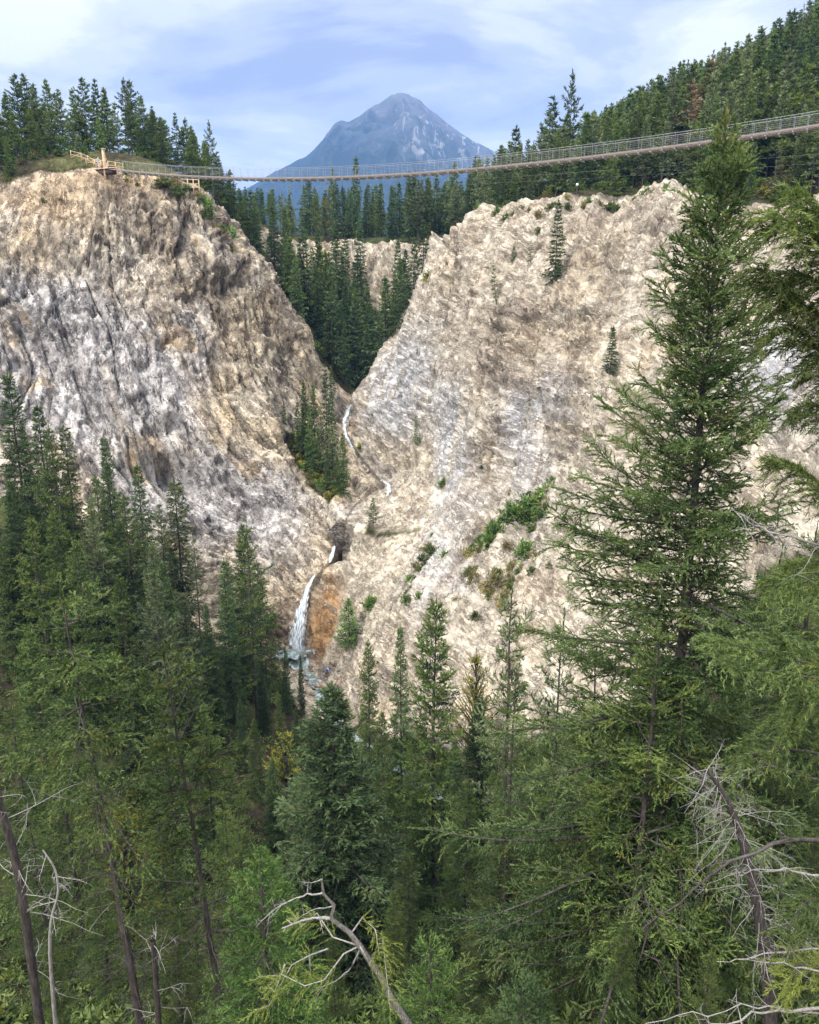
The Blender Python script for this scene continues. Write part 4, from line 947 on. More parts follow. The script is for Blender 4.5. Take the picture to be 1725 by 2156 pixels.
while len(spots) < 150:
    x = -130 + 230 * Rf.rand(); y = 262 + 80 * Rf.rand(); H = capped(x, y, 12 + 6 * Rf.rand(), 0.3 + Rf.rand())
    if H > 5: spots.append((x, y, gz(x, y) - 0.3, H))
while len(spots) < 260:
    x = 30 + 110 * Rf.rand(); y = 150 + 150 * Rf.rand()
    if y < rim_y(x) + 55: continue
    H = capped(x, y, 11 + 6 * Rf.rand(), 0.3 + Rf.rand())
    if H > 5: spots.append((x, y, gz(x, y) - 0.3, H))
while len(spots) < 310:
    x = -150 + 75 * Rf.rand(); y = 165 + 90 * Rf.rand(); H = capped(x, y, 11 + 5 * Rf.rand(), 0.3 + Rf.rand())
    if H > 5: spots.append((x, y, gz(x, y) - 0.3, H))
forest_mass('distant_forest', ['spruce_b', 'fir_c', 'spire', 'pine_b'], spots, m_fir)

# ------------------------------------------------------------------ the suspension footbridge
m_steel = plain('galvanised steel', (0.36, 0.38, 0.40), 0.45, 0.15, 3.0, 0.6)
m_plank = plain('pinkish deck timber', (0.76, 0.55, 0.44), 0.8, 0.22, 2.5)
m_edge = plain('pale edge board', (0.86, 0.74, 0.65), 0.8, 0.12, 2.0)
m_darkwood = plain('dark bearer timber', (0.07, 0.05, 0.04), 0.85, 0.3, 3.0)
m_timber = plain('new yellow timber', (0.52, 0.39, 0.24), 0.75, 0.2, 3.0)
m_cable = plain('steel cable', (0.30, 0.31, 0.32), 0.5, 0.1, 3.0, 0.5)
A2, B2 = np.array(at(232, 357, 144.5)), np.array(at(1725, 267, 95.0))
def on_line(px, py):
    dx, dy, dz = ray(px, py)
    # t*(dx,dy) = A + s*(B-A)
    e_ = (B2 - A2)[:2]
    s, t = np.linalg.solve(np.array([[-e_[0], dx], [-e_[1], dy]]), A2[:2])
    return s, t * dz
sz = np.array([on_line(*p) for p in [(232, 357), (275, 361), (370, 368), (470, 374), (600, 378), (750, 374), (900, 366), (1000, 358), (1200, 336), (1400, 311), (1500, 299), (1600, 286), (1725, 267)]])
cf = np.polyfit(sz[:, 0], sz[:, 1], 3)
LEN = np.linalg.norm((B2 - A2)[:2]); dirb = (B2 - A2)[:2] / LEN; nb_ = np.array([-dirb[1], dirb[0]])   # nb_ points away from the viewer
if nb_[1] < 0: nb_ = -nb_
def deck(s, off=0.0, up=0.0):
    q = A2[:2] + dirb * s * LEN + nb_ * off
    return np.array([q[0], q[1], np.polyval(cf, s) + up])
SMAX = 1.22
def box(G, c, ex, ey, ez, ax_=None):
    ax_ = ax_ if ax_ is not None else np.eye(3)
    sg = np.array([[-1, -1, -1], [1, -1, -1], [1, 1, -1], [-1, 1, -1], [-1, -1, 1], [1, -1, 1], [1, 1, 1], [-1, 1, 1]], float)
    V = np.asarray(c) + (sg * [ex / 2, ey / 2, ez / 2]) @ np.asarray(ax_)
    G.add(V, np.array([[0, 3, 2, 1], [4, 5, 6, 7], [0, 1, 5, 4], [1, 2, 6, 5], [2, 3, 7, 6], [3, 0, 4, 7]]))
axb = np.array([[dirb[0], dirb[1], 0], [nb_[0], nb_[1], 0], [0, 0, 1]])
br = empty('suspension_bridge', deck(0.0))
tag(br, 'long narrow suspension footbridge with mesh railings strung high across the canyon', 'bridge')
inv = -np.array(deck(0.0))
def bpart(name, G, mat, sm=False):
    me = G.mesh(name, mat, sm)
    o = obj(name, me, br); o.location = inv; return o
ns_ = 140
ssv = np.linspace(0.02, SMAX, ns_)
G = Geo()
n_pl = int(LEN * SMAX / 0.3)
for i in range(n_pl):
    s = SMAX * i / n_pl
    box(G, deck(s, 0, 0.0), 0.27, 1.3, 0.06, axb)
bpart('deck', G, m_plank)
for off, nm_ in ((-0.67, 'edge_board'), (0.67, 'edge_board')):
    G = Geo(); pts = np.array([deck(s, off, 0.03) for s in ssv])
    V = np.concatenate([pts + [0, 0, 0.14], pts - [0, 0, 0.12], pts + [nb_[0] * 0.05, nb_[1] * 0.05, 0.11], pts + [nb_[0] * 0.05, nb_[1] * 0.05, -0.11]])
    j = np.arange(ns_ - 1)
    fs = [np.stack([j + a_ * ns_, j + 1 + a_ * ns_, j + 1 + b_ * ns_, j + b_ * ns_], -1) for a_, b_ in ((0, 1), (2, 3), (0, 2), (1, 3))]
    G.add(V, np.concatenate(fs)); bpart(nm_, G, m_edge)
for off in (-0.55, 0.55):
    G = Geo(); G.tube([deck(s, off, -0.16) for s in ssv], np.full(ns_, 0.035), 5); bpart('main_cable', G, m_cable, True)
    G = Geo(); G.tube([deck(s, off * 1.45, 1.45) for s in ssv], np.full(ns_, 0.018), 5); bpart('handrail_cable', G, m_steel, True)
    G = Geo()
    for h in np.linspace(0.25, 1.25, 6): G.tube([deck(s, off * 1.32 + 0.1 * off * h, h) for s in ssv[::2]], np.full(len(ssv[::2]), 0.0055), 3)
    bpart('railing_mesh', G, m_steel)
nf = 92
fr0 = Geo()
for sd_ in (-1, 1): fr0.tube([(0, sd_ * 0.70, -0.2), (0, sd_ * 0.80, 1.46)], [0.019, 0.016], 4)
box(fr0, (0, 0, -0.24), 0.12, 1.7, 0.14)
fr_me = fr0.mesh('railing_frame', m_steel, False)
for i in range(nf):
    s = 0.03 + (SMAX - 0.04) * i / (nf - 1)
    o = obj('railing_frame', fr_me, br); o.location = Vector(deck(s)) + Vector(inv); o.rotation_euler = (0, 0, math.atan2(dirb[1], dirb[0]))
def cable_part(name, pts, r):
    G = Geo(); G.tube(pts, np.full(len(pts), r), 4); bpart(name, G, m_cable, True)
p0 = np.array(deck(on_line(917, 366)[0], -0.3, -0.2)); gp = cast(922, 508)
cable_part('tie_cable', [p0, np.array([gp[0], gp[1], gz(gp[0], gp[1])])], 0.010)
p0 = np.array(deck(on_line(1473, 303)[0], -0.3, -0.2)); 
p0 = np.array(deck(on_line(1190, 337)[0], 0.3, -0.2)); gp = cast(1165, 426); cable_part('tie_cable', [p0, gp], 0.014)
wa, wb = np.array(at(190, 404, 141.0)), np.array(at(1800, 317, 86.0))
for dz_ in (0.0, -0.9):
    tt = np.linspace(0, 1, 40)
    w_ = [wa + (wb - wa) * q + np.array([0, -2.2 * 4 * q * (1 - q), -1.2 * 4 * q * (1 - q) + dz_ * q]) for q in tt]
    cable_part('wind_cable', w_, 0.004)

# landing, tower, fences, lookout
tw_ = empty('bridge_tower', (0, 0, 0)); bx = at(221, 357, 144.6); gx0 = gz(bx[0], bx[1])
tag(tw_, 'tall squared timber tower post with a flat cap at the left end of the footbridge', 'tower')
tw_.location = (bx[0], bx[1], gx0 - 0.2)
topz = at(221, 314, 144.6)[2] - gx0 + 0.2
yaw = math.atan2(dirb[1], dirb[0]); tw_.rotation_euler = (0, 0, yaw)
G = Geo(); box(G, (0, 0, topz / 2), 0.36, 0.36, topz); obj('post', G.mesh('post', m_timber, False), tw_)
G = Geo(); box(G, (0.12, 0, topz + 0.07), 0.62, 0.5, 0.14); obj('cap', G.mesh('cap', m_timber, False), tw_)
G = Geo(); G.tube([(0.1, 0, topz - 0.75), (0.38, 0, topz - 0.02)], [0.07, 0.07], 4); obj('bracket', G.mesh('bracket', m_timber, False), tw_)
def fence(name, label, cat, pts, h=1.15, mat=None, rails=(0.55, 1.1), brace=False, follow=True, sz=0.14):
    mat = mat or m_timber
    base = np.array(pts[0], float); r = empty(name, base); tag(r, label, cat)
    for p_ in pts:
        G = Geo(); box(G, (0, 0, h / 2 - 0.1), sz, sz, h + 0.2); o = obj('post', G.mesh('post', mat, False), r); o.location = np.array(p_) - base
    for a_, b_ in zip(pts[:-1], pts[1:]):
        a_, b_ = np.array(a_) - base, np.array(b_) - base
        for hh in rails:
            G = Geo(); G.tube([a_ + [0, 0, hh], b_ + [0, 0, hh]], [sz * 0.42, sz * 0.42], 4); obj('rail', G.mesh('rail', mat, False), r)
        if brace:
            G = Geo(); G.tube([a_ + [0, 0, 0.05], b_ + [0, 0, h - 0.05]], [0.05, 0.05], 4); obj('brace', G.mesh('brace', mat, False), r)
    return r
def gpt(px, Yd, up=0.0):
    for py in np.arange(300, 460, 0.5):
        p = at(px, py, Yd)
        if p[2] <= gz(p[0], p[1]) + up: return (p[0], p[1], gz(p[0], p[1]) + up)
fence('timber_fence', 'pale timber fence with leaning braces left of the bridge tower', 'fence', [gpt(150, 148), gpt(172, 147.6), gpt(186, 147.2), gpt(201, 146.8), gpt(212, 146.2)], 1.2, brace=True, rails=(0.55, 1.1), sz=0.11)
ld = empty('landing_platform', (0, 0, 0)); la, lb = deck(0.0), deck(0.03)
tag(ld, 'timber landing platform with railing between the tower and the bridge deck', 'platform'); ld.location = la
G = Geo(); box(G, deck(-0.012, 0, -0.1) - la, 5.6, 1.5, 0.10, axb); obj('floor', G.mesh('floor', m_plank, False), ld)
G = Geo(); box(G, deck(-0.012, 0, -0.6) - la, 4.4, 1.0, 0.85, axb); obj('footing', G.mesh('footing', m_darkwood, False), ld)
for sd_ in (-0.85, 0.85):
    for s in np.linspace(-0.042, 0.02, 5):
        G = Geo(); c_ = deck(s, sd_) - la; box(G, c_ + [0, 0, 0.6], 0.08, 0.08, 1.2); obj('post', G.mesh('post', m_timber, False), ld)
    for hh in (0.6, 1.18):
        G = Geo(); G.tube([deck(-0.042, sd_, hh) - la, deck(0.02, sd_, hh) - la], [0.03, 0.03], 4); obj('rail', G.mesh('rail', m_timber, False), ld)
# lookout on the wooded slope right of the cliff top
lk0 = np.array(at(360, 392, 150.0)); lk1 = np.array(at(420, 402, 151.5))
lk = empty('viewing_platform', lk0); tag(lk, 'small yellow timber lookout railing and deck under the bridge right of the cliff top', 'platform')
u_ = (lk1 - lk0); u_[2] = 0; Lk = np.linalg.norm(u_); u_ /= Lk; v_ = np.array([-u_[1], u_[0], 0])
if v_[1] < 0: v_ = -v_
axk = np.array([u_, v_, [0, 0, 1]])
G = Geo(); box(G, u_ * Lk / 2 + v_ * 1.5 + [0, 0, -0.1], Lk, 3.0, 0.14, axk); obj('floor', G.mesh('floor', m_timber, False), lk)
for t_ in np.linspace(0, 1, 6):
    G = Geo(); dn_ = 1.2 + 2.6 * t_; box(G, u_ * Lk * t_ + [0, 0, 0.6 - dn_ / 2 + 0.6], 0.16, 0.16, dn_ + 1.2, axk); obj('post', G.mesh('post', m_timber, False), lk)
for hh in (0.55, 1.2):
    G = Geo(); G.tube([[0, 0, hh], u_ * Lk + [0, 0, hh]], [0.07, 0.07], 4); obj('rail', G.mesh('rail', m_timber, False), lk)
# people at the landing
def cloth(name, c): return plain(name, c, 0.85, 0.1, 6.0)
m_skin = cloth('skin', (0.55, 0.36, 0.27)); m_white = cloth('white cloth', (0.8, 0.8, 0.8)); m_navy = cloth('dark navy cloth', (0.03, 0.035, 0.06)); m_grey = cloth('pale grey cloth', (0.55, 0.56, 0.6)); m_hair = cloth('dark hair', (0.03, 0.02, 0.015))
def skin(name, vs, es, rs, mat, parent, lvl=1):
    me = bpy.data.meshes.new(name); me.from_pydata(vs, es, [])
    o = obj(name, me, parent)
    md = o.modifiers.new('skin', 'SKIN'); md.use_smooth_shade = True
    for sv, r_ in zip(me.skin_vertices[0].data, rs): sv.radius = r_ if isinstance(r_, tuple) else (r_, r_)
    me.skin_vertices[0].data[0].use_root = True
    sb = o.modifiers.new('sub', 'SUBSURF'); sb.levels = lvl; sb.render_levels = lvl
    me.materials.append(mat); return o
def person(loc, yaw, label, top, legs):
    r = empty('person', loc); r.rotation_euler = (0, 0, yaw); tag(r, label, 'person')
    V = [(0, 0, 0.95), (0, 0, 1.2), (0, 0, 1.42), (0, 0.01, 1.52), (0, 0.02, 1.62), (0, 0.02, 1.74),
         (0.10, 0, 0.90), (0.11, 0.10, 0.50), (0.11, 0.14, 0.08), (0.11, 0.28, 0.04), (-0.10, 0, 0.90), (-0.11, 0.02, 0.50), (-0.11, -0.16, 0.10), (-0.11, -0.04, 0.04),
         (0.19, 0, 1.38), (0.25, -0.06, 1.10), (0.24, 0.08, 0.86), (0.24, 0.13, 0.76), (-0.19, 0, 1.38), (-0.25, 0.06, 1.10), (-0.24, 0.20, 0.90), (-0.24, 0.26, 0.82)]
    E = [(0, 1), (1, 2), (2, 3), (3, 4), (4, 5), (0, 6), (6, 7), (7, 8), (8, 9), (0, 10), (10, 11), (11, 12), (12, 13), (2, 14), (14, 15), (15, 16), (16, 17), (2, 18), (18, 19), (19, 20), (20, 21)]
    Rr_ = [(0.14, 0.1), (0.13, 0.09), (0.12, 0.08), 0.055, 0.085, 0.07, 0.08, 0.06, 0.04, 0.035, 0.08, 0.06, 0.04, 0.035, 0.06, 0.045, 0.035, 0.03, 0.06, 0.045, 0.035, 0.03]
    skin('body', V, E, Rr_, m_skin, r)
    skin('top', [V[i] for i in (0, 1, 2, 14, 15, 16, 18, 19, 20)], [(0, 1), (1, 2), (2, 3), (3, 4), (4, 5), (2, 6), (6, 7), (7, 8)], [(0.17, 0.13), (0.16, 0.12), (0.15, 0.11), 0.085, 0.07, 0.055, 0.085, 0.07, 0.055], top, r)
    skin('trousers', [V[i] for i in (0, 6, 7, 8, 10, 11, 12)], [(0, 1), (1, 2), (2, 3), (0, 4), (4, 5), (5, 6)], [(0.16, 0.12), 0.1, 0.08, 0.065, 0.1, 0.08, 0.065], legs, r)
    skin('hair', [(0, 0.0, 1.66), (0, -0.01, 1.75)], [(0, 1)], [0.095, 0.08], m_hair, r)
person(deck(-0.010, 0.3, -0.02), yaw - 1.2, 'person in a dark top and white trousers walking on the landing by the tower', m_navy, m_white)
person(deck(-0.022, -0.2, -0.02), yaw - 1.5, 'person in pale grey clothes standing next to the timber tower post', m_grey, m_grey)
# marker at the forest edge
mk = cast(1217, 414); mkr = empty('marker_post', (mk[0], mk[1] + 1.0, gz(mk[0], mk[1] + 1.0))); tag(mkr, 'small white knob on a dark post at the forest edge above the right slope', 'marker')
G = Geo(); G.tube([(0, 0, -0.2), (0, 0, 1.3)], [0.12, 0.1], 8); obj('post', G.mesh('post', m_darkwood), mkr)
G = Geo(); a_ = np.linspace(0.05, math.pi - 0.05, 9); G.tube(np.stack([0 * a_, 0 * a_, 1.5 - 0.26 * np.cos(a_)], -1), 0.26 * np.sin(a_), 12); obj('knob', G.mesh('knob', m_white), mkr)

# ------------------------------------------------------------------ water
k = NT('white water')
st_ = k.attr('st').outputs['Vector']
fz = k.noise(k.map(st_, (5.0, 0.55, 1)), 1.6, 6, 0.65, 0.4)
cw = k.ramp(fz, [(0.36, (0.16, 0.17, 0.18)), (0.48, (0.42, 0.48, 0.54)), (0.62, (0.80, 0.84, 0.88))])
k.set(k.b.inputs['Base Color'], cw); k.b.inputs['Roughness'].default_value = 0.35
def soft_edge(k, noise_, lo, hi):
    ed = k.attr('edge').outputs['Fac']
    k.set(k.b.inputs['Alpha'], k.ramp(k.math('SUBTRACT', k.math('ADD', k.math('MULTIPLY', noise_, 2.0), -0.1), k.math('MULTIPLY', k.math('POWER', ed, 1.6), 0.75)), [(lo, 0.0), (hi, 1.0)]))
k.set(k.b.inputs['Normal'], k.bump(fz, 0.8, 0.12)); soft_edge(k, fz, 0.30, 0.80); m_foam = k.m
k = NT('glacial pool water')
pz = k.noise(k.n('TexCoord').outputs['Object'], 1.2, 5, 0.6)
k.set(k.b.inputs['Base Color'], k.ramp(pz, [(0.50, (0.12, 0.15, 0.14)), (0.70, (0.42, 0.48, 0.50))])); k.b.inputs['Roughness'].default_value = 0.15
k.set(k.b.inputs['Normal'], k.bump(pz, 0.5, 0.08)); soft_edge(k, pz, 0.30, 0.45); m_pool = k.m
def stream(name, pts, wid, mat, n_=60, m_=9, lift=0.12, seed=1, edge=0.2):
    """a sheet of running water along world points pts with widths wid"""
    pts = np.array(pts, float); cum = np.concatenate([[0], np.cumsum(np.linalg.norm(np.diff(pts, axis=0), axis=1))])
    t = np.linspace(0, cum[-1], n_); c = np.stack([np.interp(t, cum, pts[:, i]) for i in range(3)], -1)
    for _ in range(3): c[1:-1] = 0.25 * c[:-2] + 0.5 * c[1:-1] + 0.25 * c[2:]
    w_ = np.interp(t, cum, wid); tg = unit(np.gradient(c, axis=0)); sd_ = unit(np.stack([tg[:, 1], -tg[:, 0], 0 * t], -1) + 1e-6)
    q = np.linspace(-1, 1, m_); Rr = np.random.RandomState(seed)
    wob = 1 + edge * fbm(t * 1.1, t * 0 + seed, t * 0, 3)
    V = c[:, None] + sd_[:, None] * (q[None, :, None] * (w_ * wob)[:, None, None] * 0.5)
    V[..., 2] += lift * (1 - q[None] ** 2) + 0.10 * fbm(V[..., 0] * 2, V[..., 1] * 2, V[..., 2] * 1.2, 3)
    st2 = np.stack(np.broadcast_arrays(q[None] * w_[:, None] * 0.5, t[:, None], 0 * q[None]), -1)
    tt_ = t / cum[-1]; ed2 = np.clip(np.maximum(np.abs(q)[None], np.maximum(1 - tt_ / 0.06, 1 - (1 - tt_) / 0.06)[:, None]), 0, 1)
    i = np.arange(n_ * m_).reshape(n_, m_)
    return tag(obj(name, mesh_np(name, V.reshape(-1, 3), np.stack([i[:-1, :-1], i[:-1, 1:], i[1:, 1:], i[1:, :-1]], -1).reshape(-1, 4), mat, True, {'st': ('FLOAT_VECTOR', st2.reshape(-1, 3)), 'edge': ('FLOAT', ed2.ravel())})), kind='structure')
def sur(px, py, up=0.25):
    p = cast(px, py); return (p[0], p[1] - 0.3, gz(p[0], p[1] - 0.3) + up)
stream('waterfall', [sur(664, 1216, 0.5), sur(650, 1238, 0.6), sur(641, 1265, 0.7), sur(634, 1295, 0.8), sur(628, 1330, 0.8), sur(622, 1362, 0.5), sur(620, 1376, 0.2)], [0.4, 0.9, 1.6, 2.3, 2.9, 3.2, 3.5], m_foam, 90, 15, 0.25, 2, 0.25)
stream('cascade', [at(704, 1150, 117.8), at(698, 1172, 116.2), at(692, 1186, 115.4)], [0.5, 0.8, 1.0], m_foam, 24, 7, 0.1, 3)
stream('creek', [sur(742, 852), sur(734, 868), sur(725, 888), sur(728, 910), sur(738, 930), sur(750, 952)], [0.4, 1.2, 0.9, 0.9, 1.1, 0.5], m_foam, 70, 9, 0.12, 4, 0.6)
stream('creek', [sur(806, 1004), sur(818, 1012), sur(820, 1022), sur(814, 1036)], [0.4, 1.1, 1.0, 0.4], m_foam, 30, 7, 0.1, 5, 0.5)
stream('creek', [sur(622, 1384, 0.3), sur(640, 1404, 0.2), sur(650, 1420, 0.25), sur(664, 1438, 0.25), sur(680, 1462, 0.25), sur(705, 1500, 0.25)], [3.5, 2.0, 1.5, 2.0, 1.6, 2.2], m_pool, 60, 9, 0.06, 6, 0.5)
stream('creek', [(creek[10][0], creek[10][1], gz(*creek[10][:2]) + .3)] + [(c_[0], c_[1], gz(c_[0], c_[1]) + 0.15) for c_ in creek[11:17]], [2.0, 1.6, 1.6, 2.0, 2.4, 3, 3], m_pool, 90, 7, 0.05, 7, 0.3)
pp = cast(606, 1378); th_ = np.linspace(0, 2 * np.pi, 40, endpoint=False)
pr = 3.2 * (1 + 0.18 * np.sin(3 * th_ + 1) + 0.1 * np.sin(5 * th_))
Vp = np.concatenate([[[0, 0, 0]], np.stack([pr * np.cos(th_), 0.7 * pr * np.sin(th_), 0 * th_], -1)]) + np.array([pp[0] + 0.6, pp[1] - 1.0, gz(pp[0], pp[1]) + 0.45])
i = np.arange(40)
tag(obj('plunge_pool', mesh_np('plunge_pool', Vp, np.stack([0 * i, i + 1, (i + 1) % 40 + 1], -1), m_pool, True, {'edge': ('FLOAT', np.concatenate([[0.0], np.ones(40)]))})), kind='structure')

# boulders
m_boulder = rock_material('fallen boulder stone', 0.2, [(0.85, 0.84, 0.84), (0.7, 0.68, 0.66), (0.45, 0.42, 0.4), (1.2, 1.15, 1.1)])
import bmesh
def boulder_mesh(seed):
    Rq = np.random.RandomState(60 + seed); bm = bmesh.new()
    for v_ in unit(Rq.normal(size=(15, 3))) * (0.8 + 0.3 * Rq.rand(15, 1)) * [1.25, 0.95, 0.7]: bm.verts.new(v_)
    bmesh.ops.convex_hull(bm, input=bm.verts[:])
    bmesh.ops.delete(bm, geom=[v_ for v_ in bm.verts if not v_.link_faces], context='VERTS')
    bmesh.ops.triangulate(bm, faces=bm.faces[:]); bmesh.ops.subdivide_edges(bm, edges=bm.edges[:], cuts=2, use_grid_fill=True); bmesh.ops.triangulate(bm, faces=bm.faces[:])
    bm.verts.index_update(); co = np.array([v_.co[:] for v_ in bm.verts]); fc = np.array([[v_.index for v_ in f_.verts] for f_ in bm.faces]); bm.free()
    co = co * (1 + 0.10 * fbm(co[:, 0] * 2 + seed * 9, co[:, 1] * 2, co[:, 2] * 2, 3))[:, None]
    colb = np.broadcast_to([0.52, 0.42, 0.31, 1], (len(co), 4))
    return mesh_np('boulder', co, fc, m_boulder, False, {'col': ('FLOAT_COLOR', colb), 'st': ('FLOAT_VECTOR', co * 1.5)})
bms = [boulder_mesh(i) for i in range(5)]
Rb = np.random.RandomState(9)
for i in range(38):
    px = 640 + 80 * Rb.rand(); py = 1388 + 85 * Rb.rand()
    if i > 29: px, py = 770 + 60 * Rb.rand(), 985 + 45 * Rb.rand()
    p = cast(px, py); o = obj('boulder', bms[Rb.randint(5)]); s = 0.25 + 0.65 * Rb.rand() ** 2
    o.location = (p[0], p[1], gz(p[0], p[1]) + 0.15 * s); o.scale = (s, s, s); o.rotation_euler = (Rb.rand() * 0.6, Rb.rand() * 0.6, Rb.rand() * 6)
    tag(o, 'tan boulder in the creek bed just below the waterfall' if i <= 29 else 'grey tan boulder beside the small upper cascade of the creek', 'boulder', 'boulders below the waterfall' if i <= 29 else 'boulders at the upper cascade')
p = cast(691, 1394); dr = empty('barrel', (p[0], p[1] - 0.3, gz(p[0], p[1] - 0.3) + 0.35)); tag(dr, 'small bright blue drum with a pale band lying on the boulders below the waterfall', 'barrel'); dr.rotation_euler = (0, 1.35, 0.4); dr.scale = (0.62, 0.62, 0.62)
m_blue = plain('blue plastic', (0.06, 0.13, 0.55), 0.4, 0.1, 3)
G = Geo(); G.tube([(0, 0, z_) for z_ in (-0.45, -0.44, -0.2, -0.16, 0.16, 0.2, 0.44, 0.45)], [0.0, 0.28, 0.31, 0.33, 0.33, 0.31, 0.28, 0.0], 14); obj('body', G.mesh('body', m_blue), dr)
G = Geo(); G.tube([(0, 0, -0.06), (0, 0, 0.06)], [0.345, 0.345], 14); obj('band', G.mesh('band', m_white), dr)

# ------------------------------------------------------------------ small trees and shrubs on the faces
def plant(key, px, py, hpx, label, wid=1.0, lean=(0, 0), group=None):
    p = cast(px, py); d = np.linalg.norm(p)
    y_ = p[1]; H = hpx * d * 0.97 / F
    return tree(key, p[0], y_, H, label, group, wid=wid, lean=lean, sink=0.1)
plant('spruce_a', 1168, 610, 160, 'dark slender spruce standing alone high on the right slope', 0.95)
plant('spruce_a', 1081, 568, 40, 'small dark spruce left of the lone slender spruce', 1.5)
plant('thin_fir', 1117, 562, 48, 'little thin fir between the two spruces high on the right slope', 1.2)
plant('thin_fir', 1046, 658, 92, 'crooked sparse fir leaning over a rock knob on the right slope', 1.0, (0, -0.12))
plant('fir_b', 963, 758, 52, 'bushy little tree leaning on the middle of the right slope', 1.5, (0, -0.3))
plant('spruce_a', 1283, 818, 108, 'dark cone shaped spruce just left of the big right hand fir', 1.2)
plant('bright', 876, 930, 52, 'small bright green fir low on the right slope beside the gorge', 0.9)
plant('pine_b', 786, 1106, 72, 'yellowish green bushy fir above the dark creek slot', 1.2)
plant('thin_fir', 1078, 1240, 40, 'thin sapling among the dry shrubs on the right slope', 1.0)
plant('bright', 736, 1352, 102, 'bushy bright green fir right of the waterfall', 1.7)
plant('fir_a', 645, 965, 160, 'taller of two dark spruces on the ledge left of the gorge', 0.6)
plant('fir_a', 664, 962, 150, 'dark spruce on the ledge right beside the taller one', 0.6)
plant('spruce_b', 690, 955, 180, 'tall dark spruce on the ledge against the gorge wall', 0.6)
plant('thin_fir', 680, 1000, 150, 'thin grey fir with bare stem on the ledge left of the creek', 0.7)
plant('pine_b', 702, 1025, 130, 'grey green fir at the right end of the ledge above the slot', 0.9)
plant('bright', 724, 1048, 132, 'yellow green broad fir at the lip of the creek slot', 0.85)
plant('fir_c', 618, 940, 40, 'stubby green fir at the left end of the ledge', 1.2)
plant('fir_c', 700, 860, 90, 'dark fir on the gorge wall above the ledge', 0.8)
for px, py, hp in [(600, 905, 55), (630, 960, 110), (655, 985, 120), (672, 1005, 100), (690, 1030, 90), (712, 1042, 80), (640, 930, 70), (702, 990, 150)]:
    plant(['fir_a', 'fir_c', 'spruce_b', 'bright'][px % 4], px, py, hp, 'young conifer crowded on the mossy ledge left of the gorge', 0.8, group='young conifers on the gorge ledge')
SH = {}
for nm_, mt, rr_, hh_, n_, bl_, bw_ in [('green', m_bright, 1.0, 1.1, 46, 0.26, 0.12), ('olive', m_pine, 1.0, 0.9, 46, 0.24, 0.11), ('dry', m_dryshrub, 1.0, 0.9, 40, 0.22, 0.09), ('yellow', m_leaf, 1.0, 0.8, 40, 0.22, 0.12)]:
    SH[nm_] = [shrub_mesh(nm_ + ' shrub %d' % q, 40 + q, rr_, hh_, n_, bl_, bw_, mt) for q in range(2)]
Rsh = np.random.RandomState(21)
def shrub(kd, px, py, rpx, label, group=None, flat=1.0):
    p = cast(px, py); s = rpx * np.linalg.norm(p) * 0.97 / F
    o = obj('shrub', SH[kd][Rsh.randint(2)]); o.location = (p[0], p[1], gz(p[0], p[1]) - 0.05); o.scale = (s, s, s * flat); o.rotation_euler = (0, 0, Rsh.rand() * 6.28)
    tag(o, label, 'shrub', group); return o
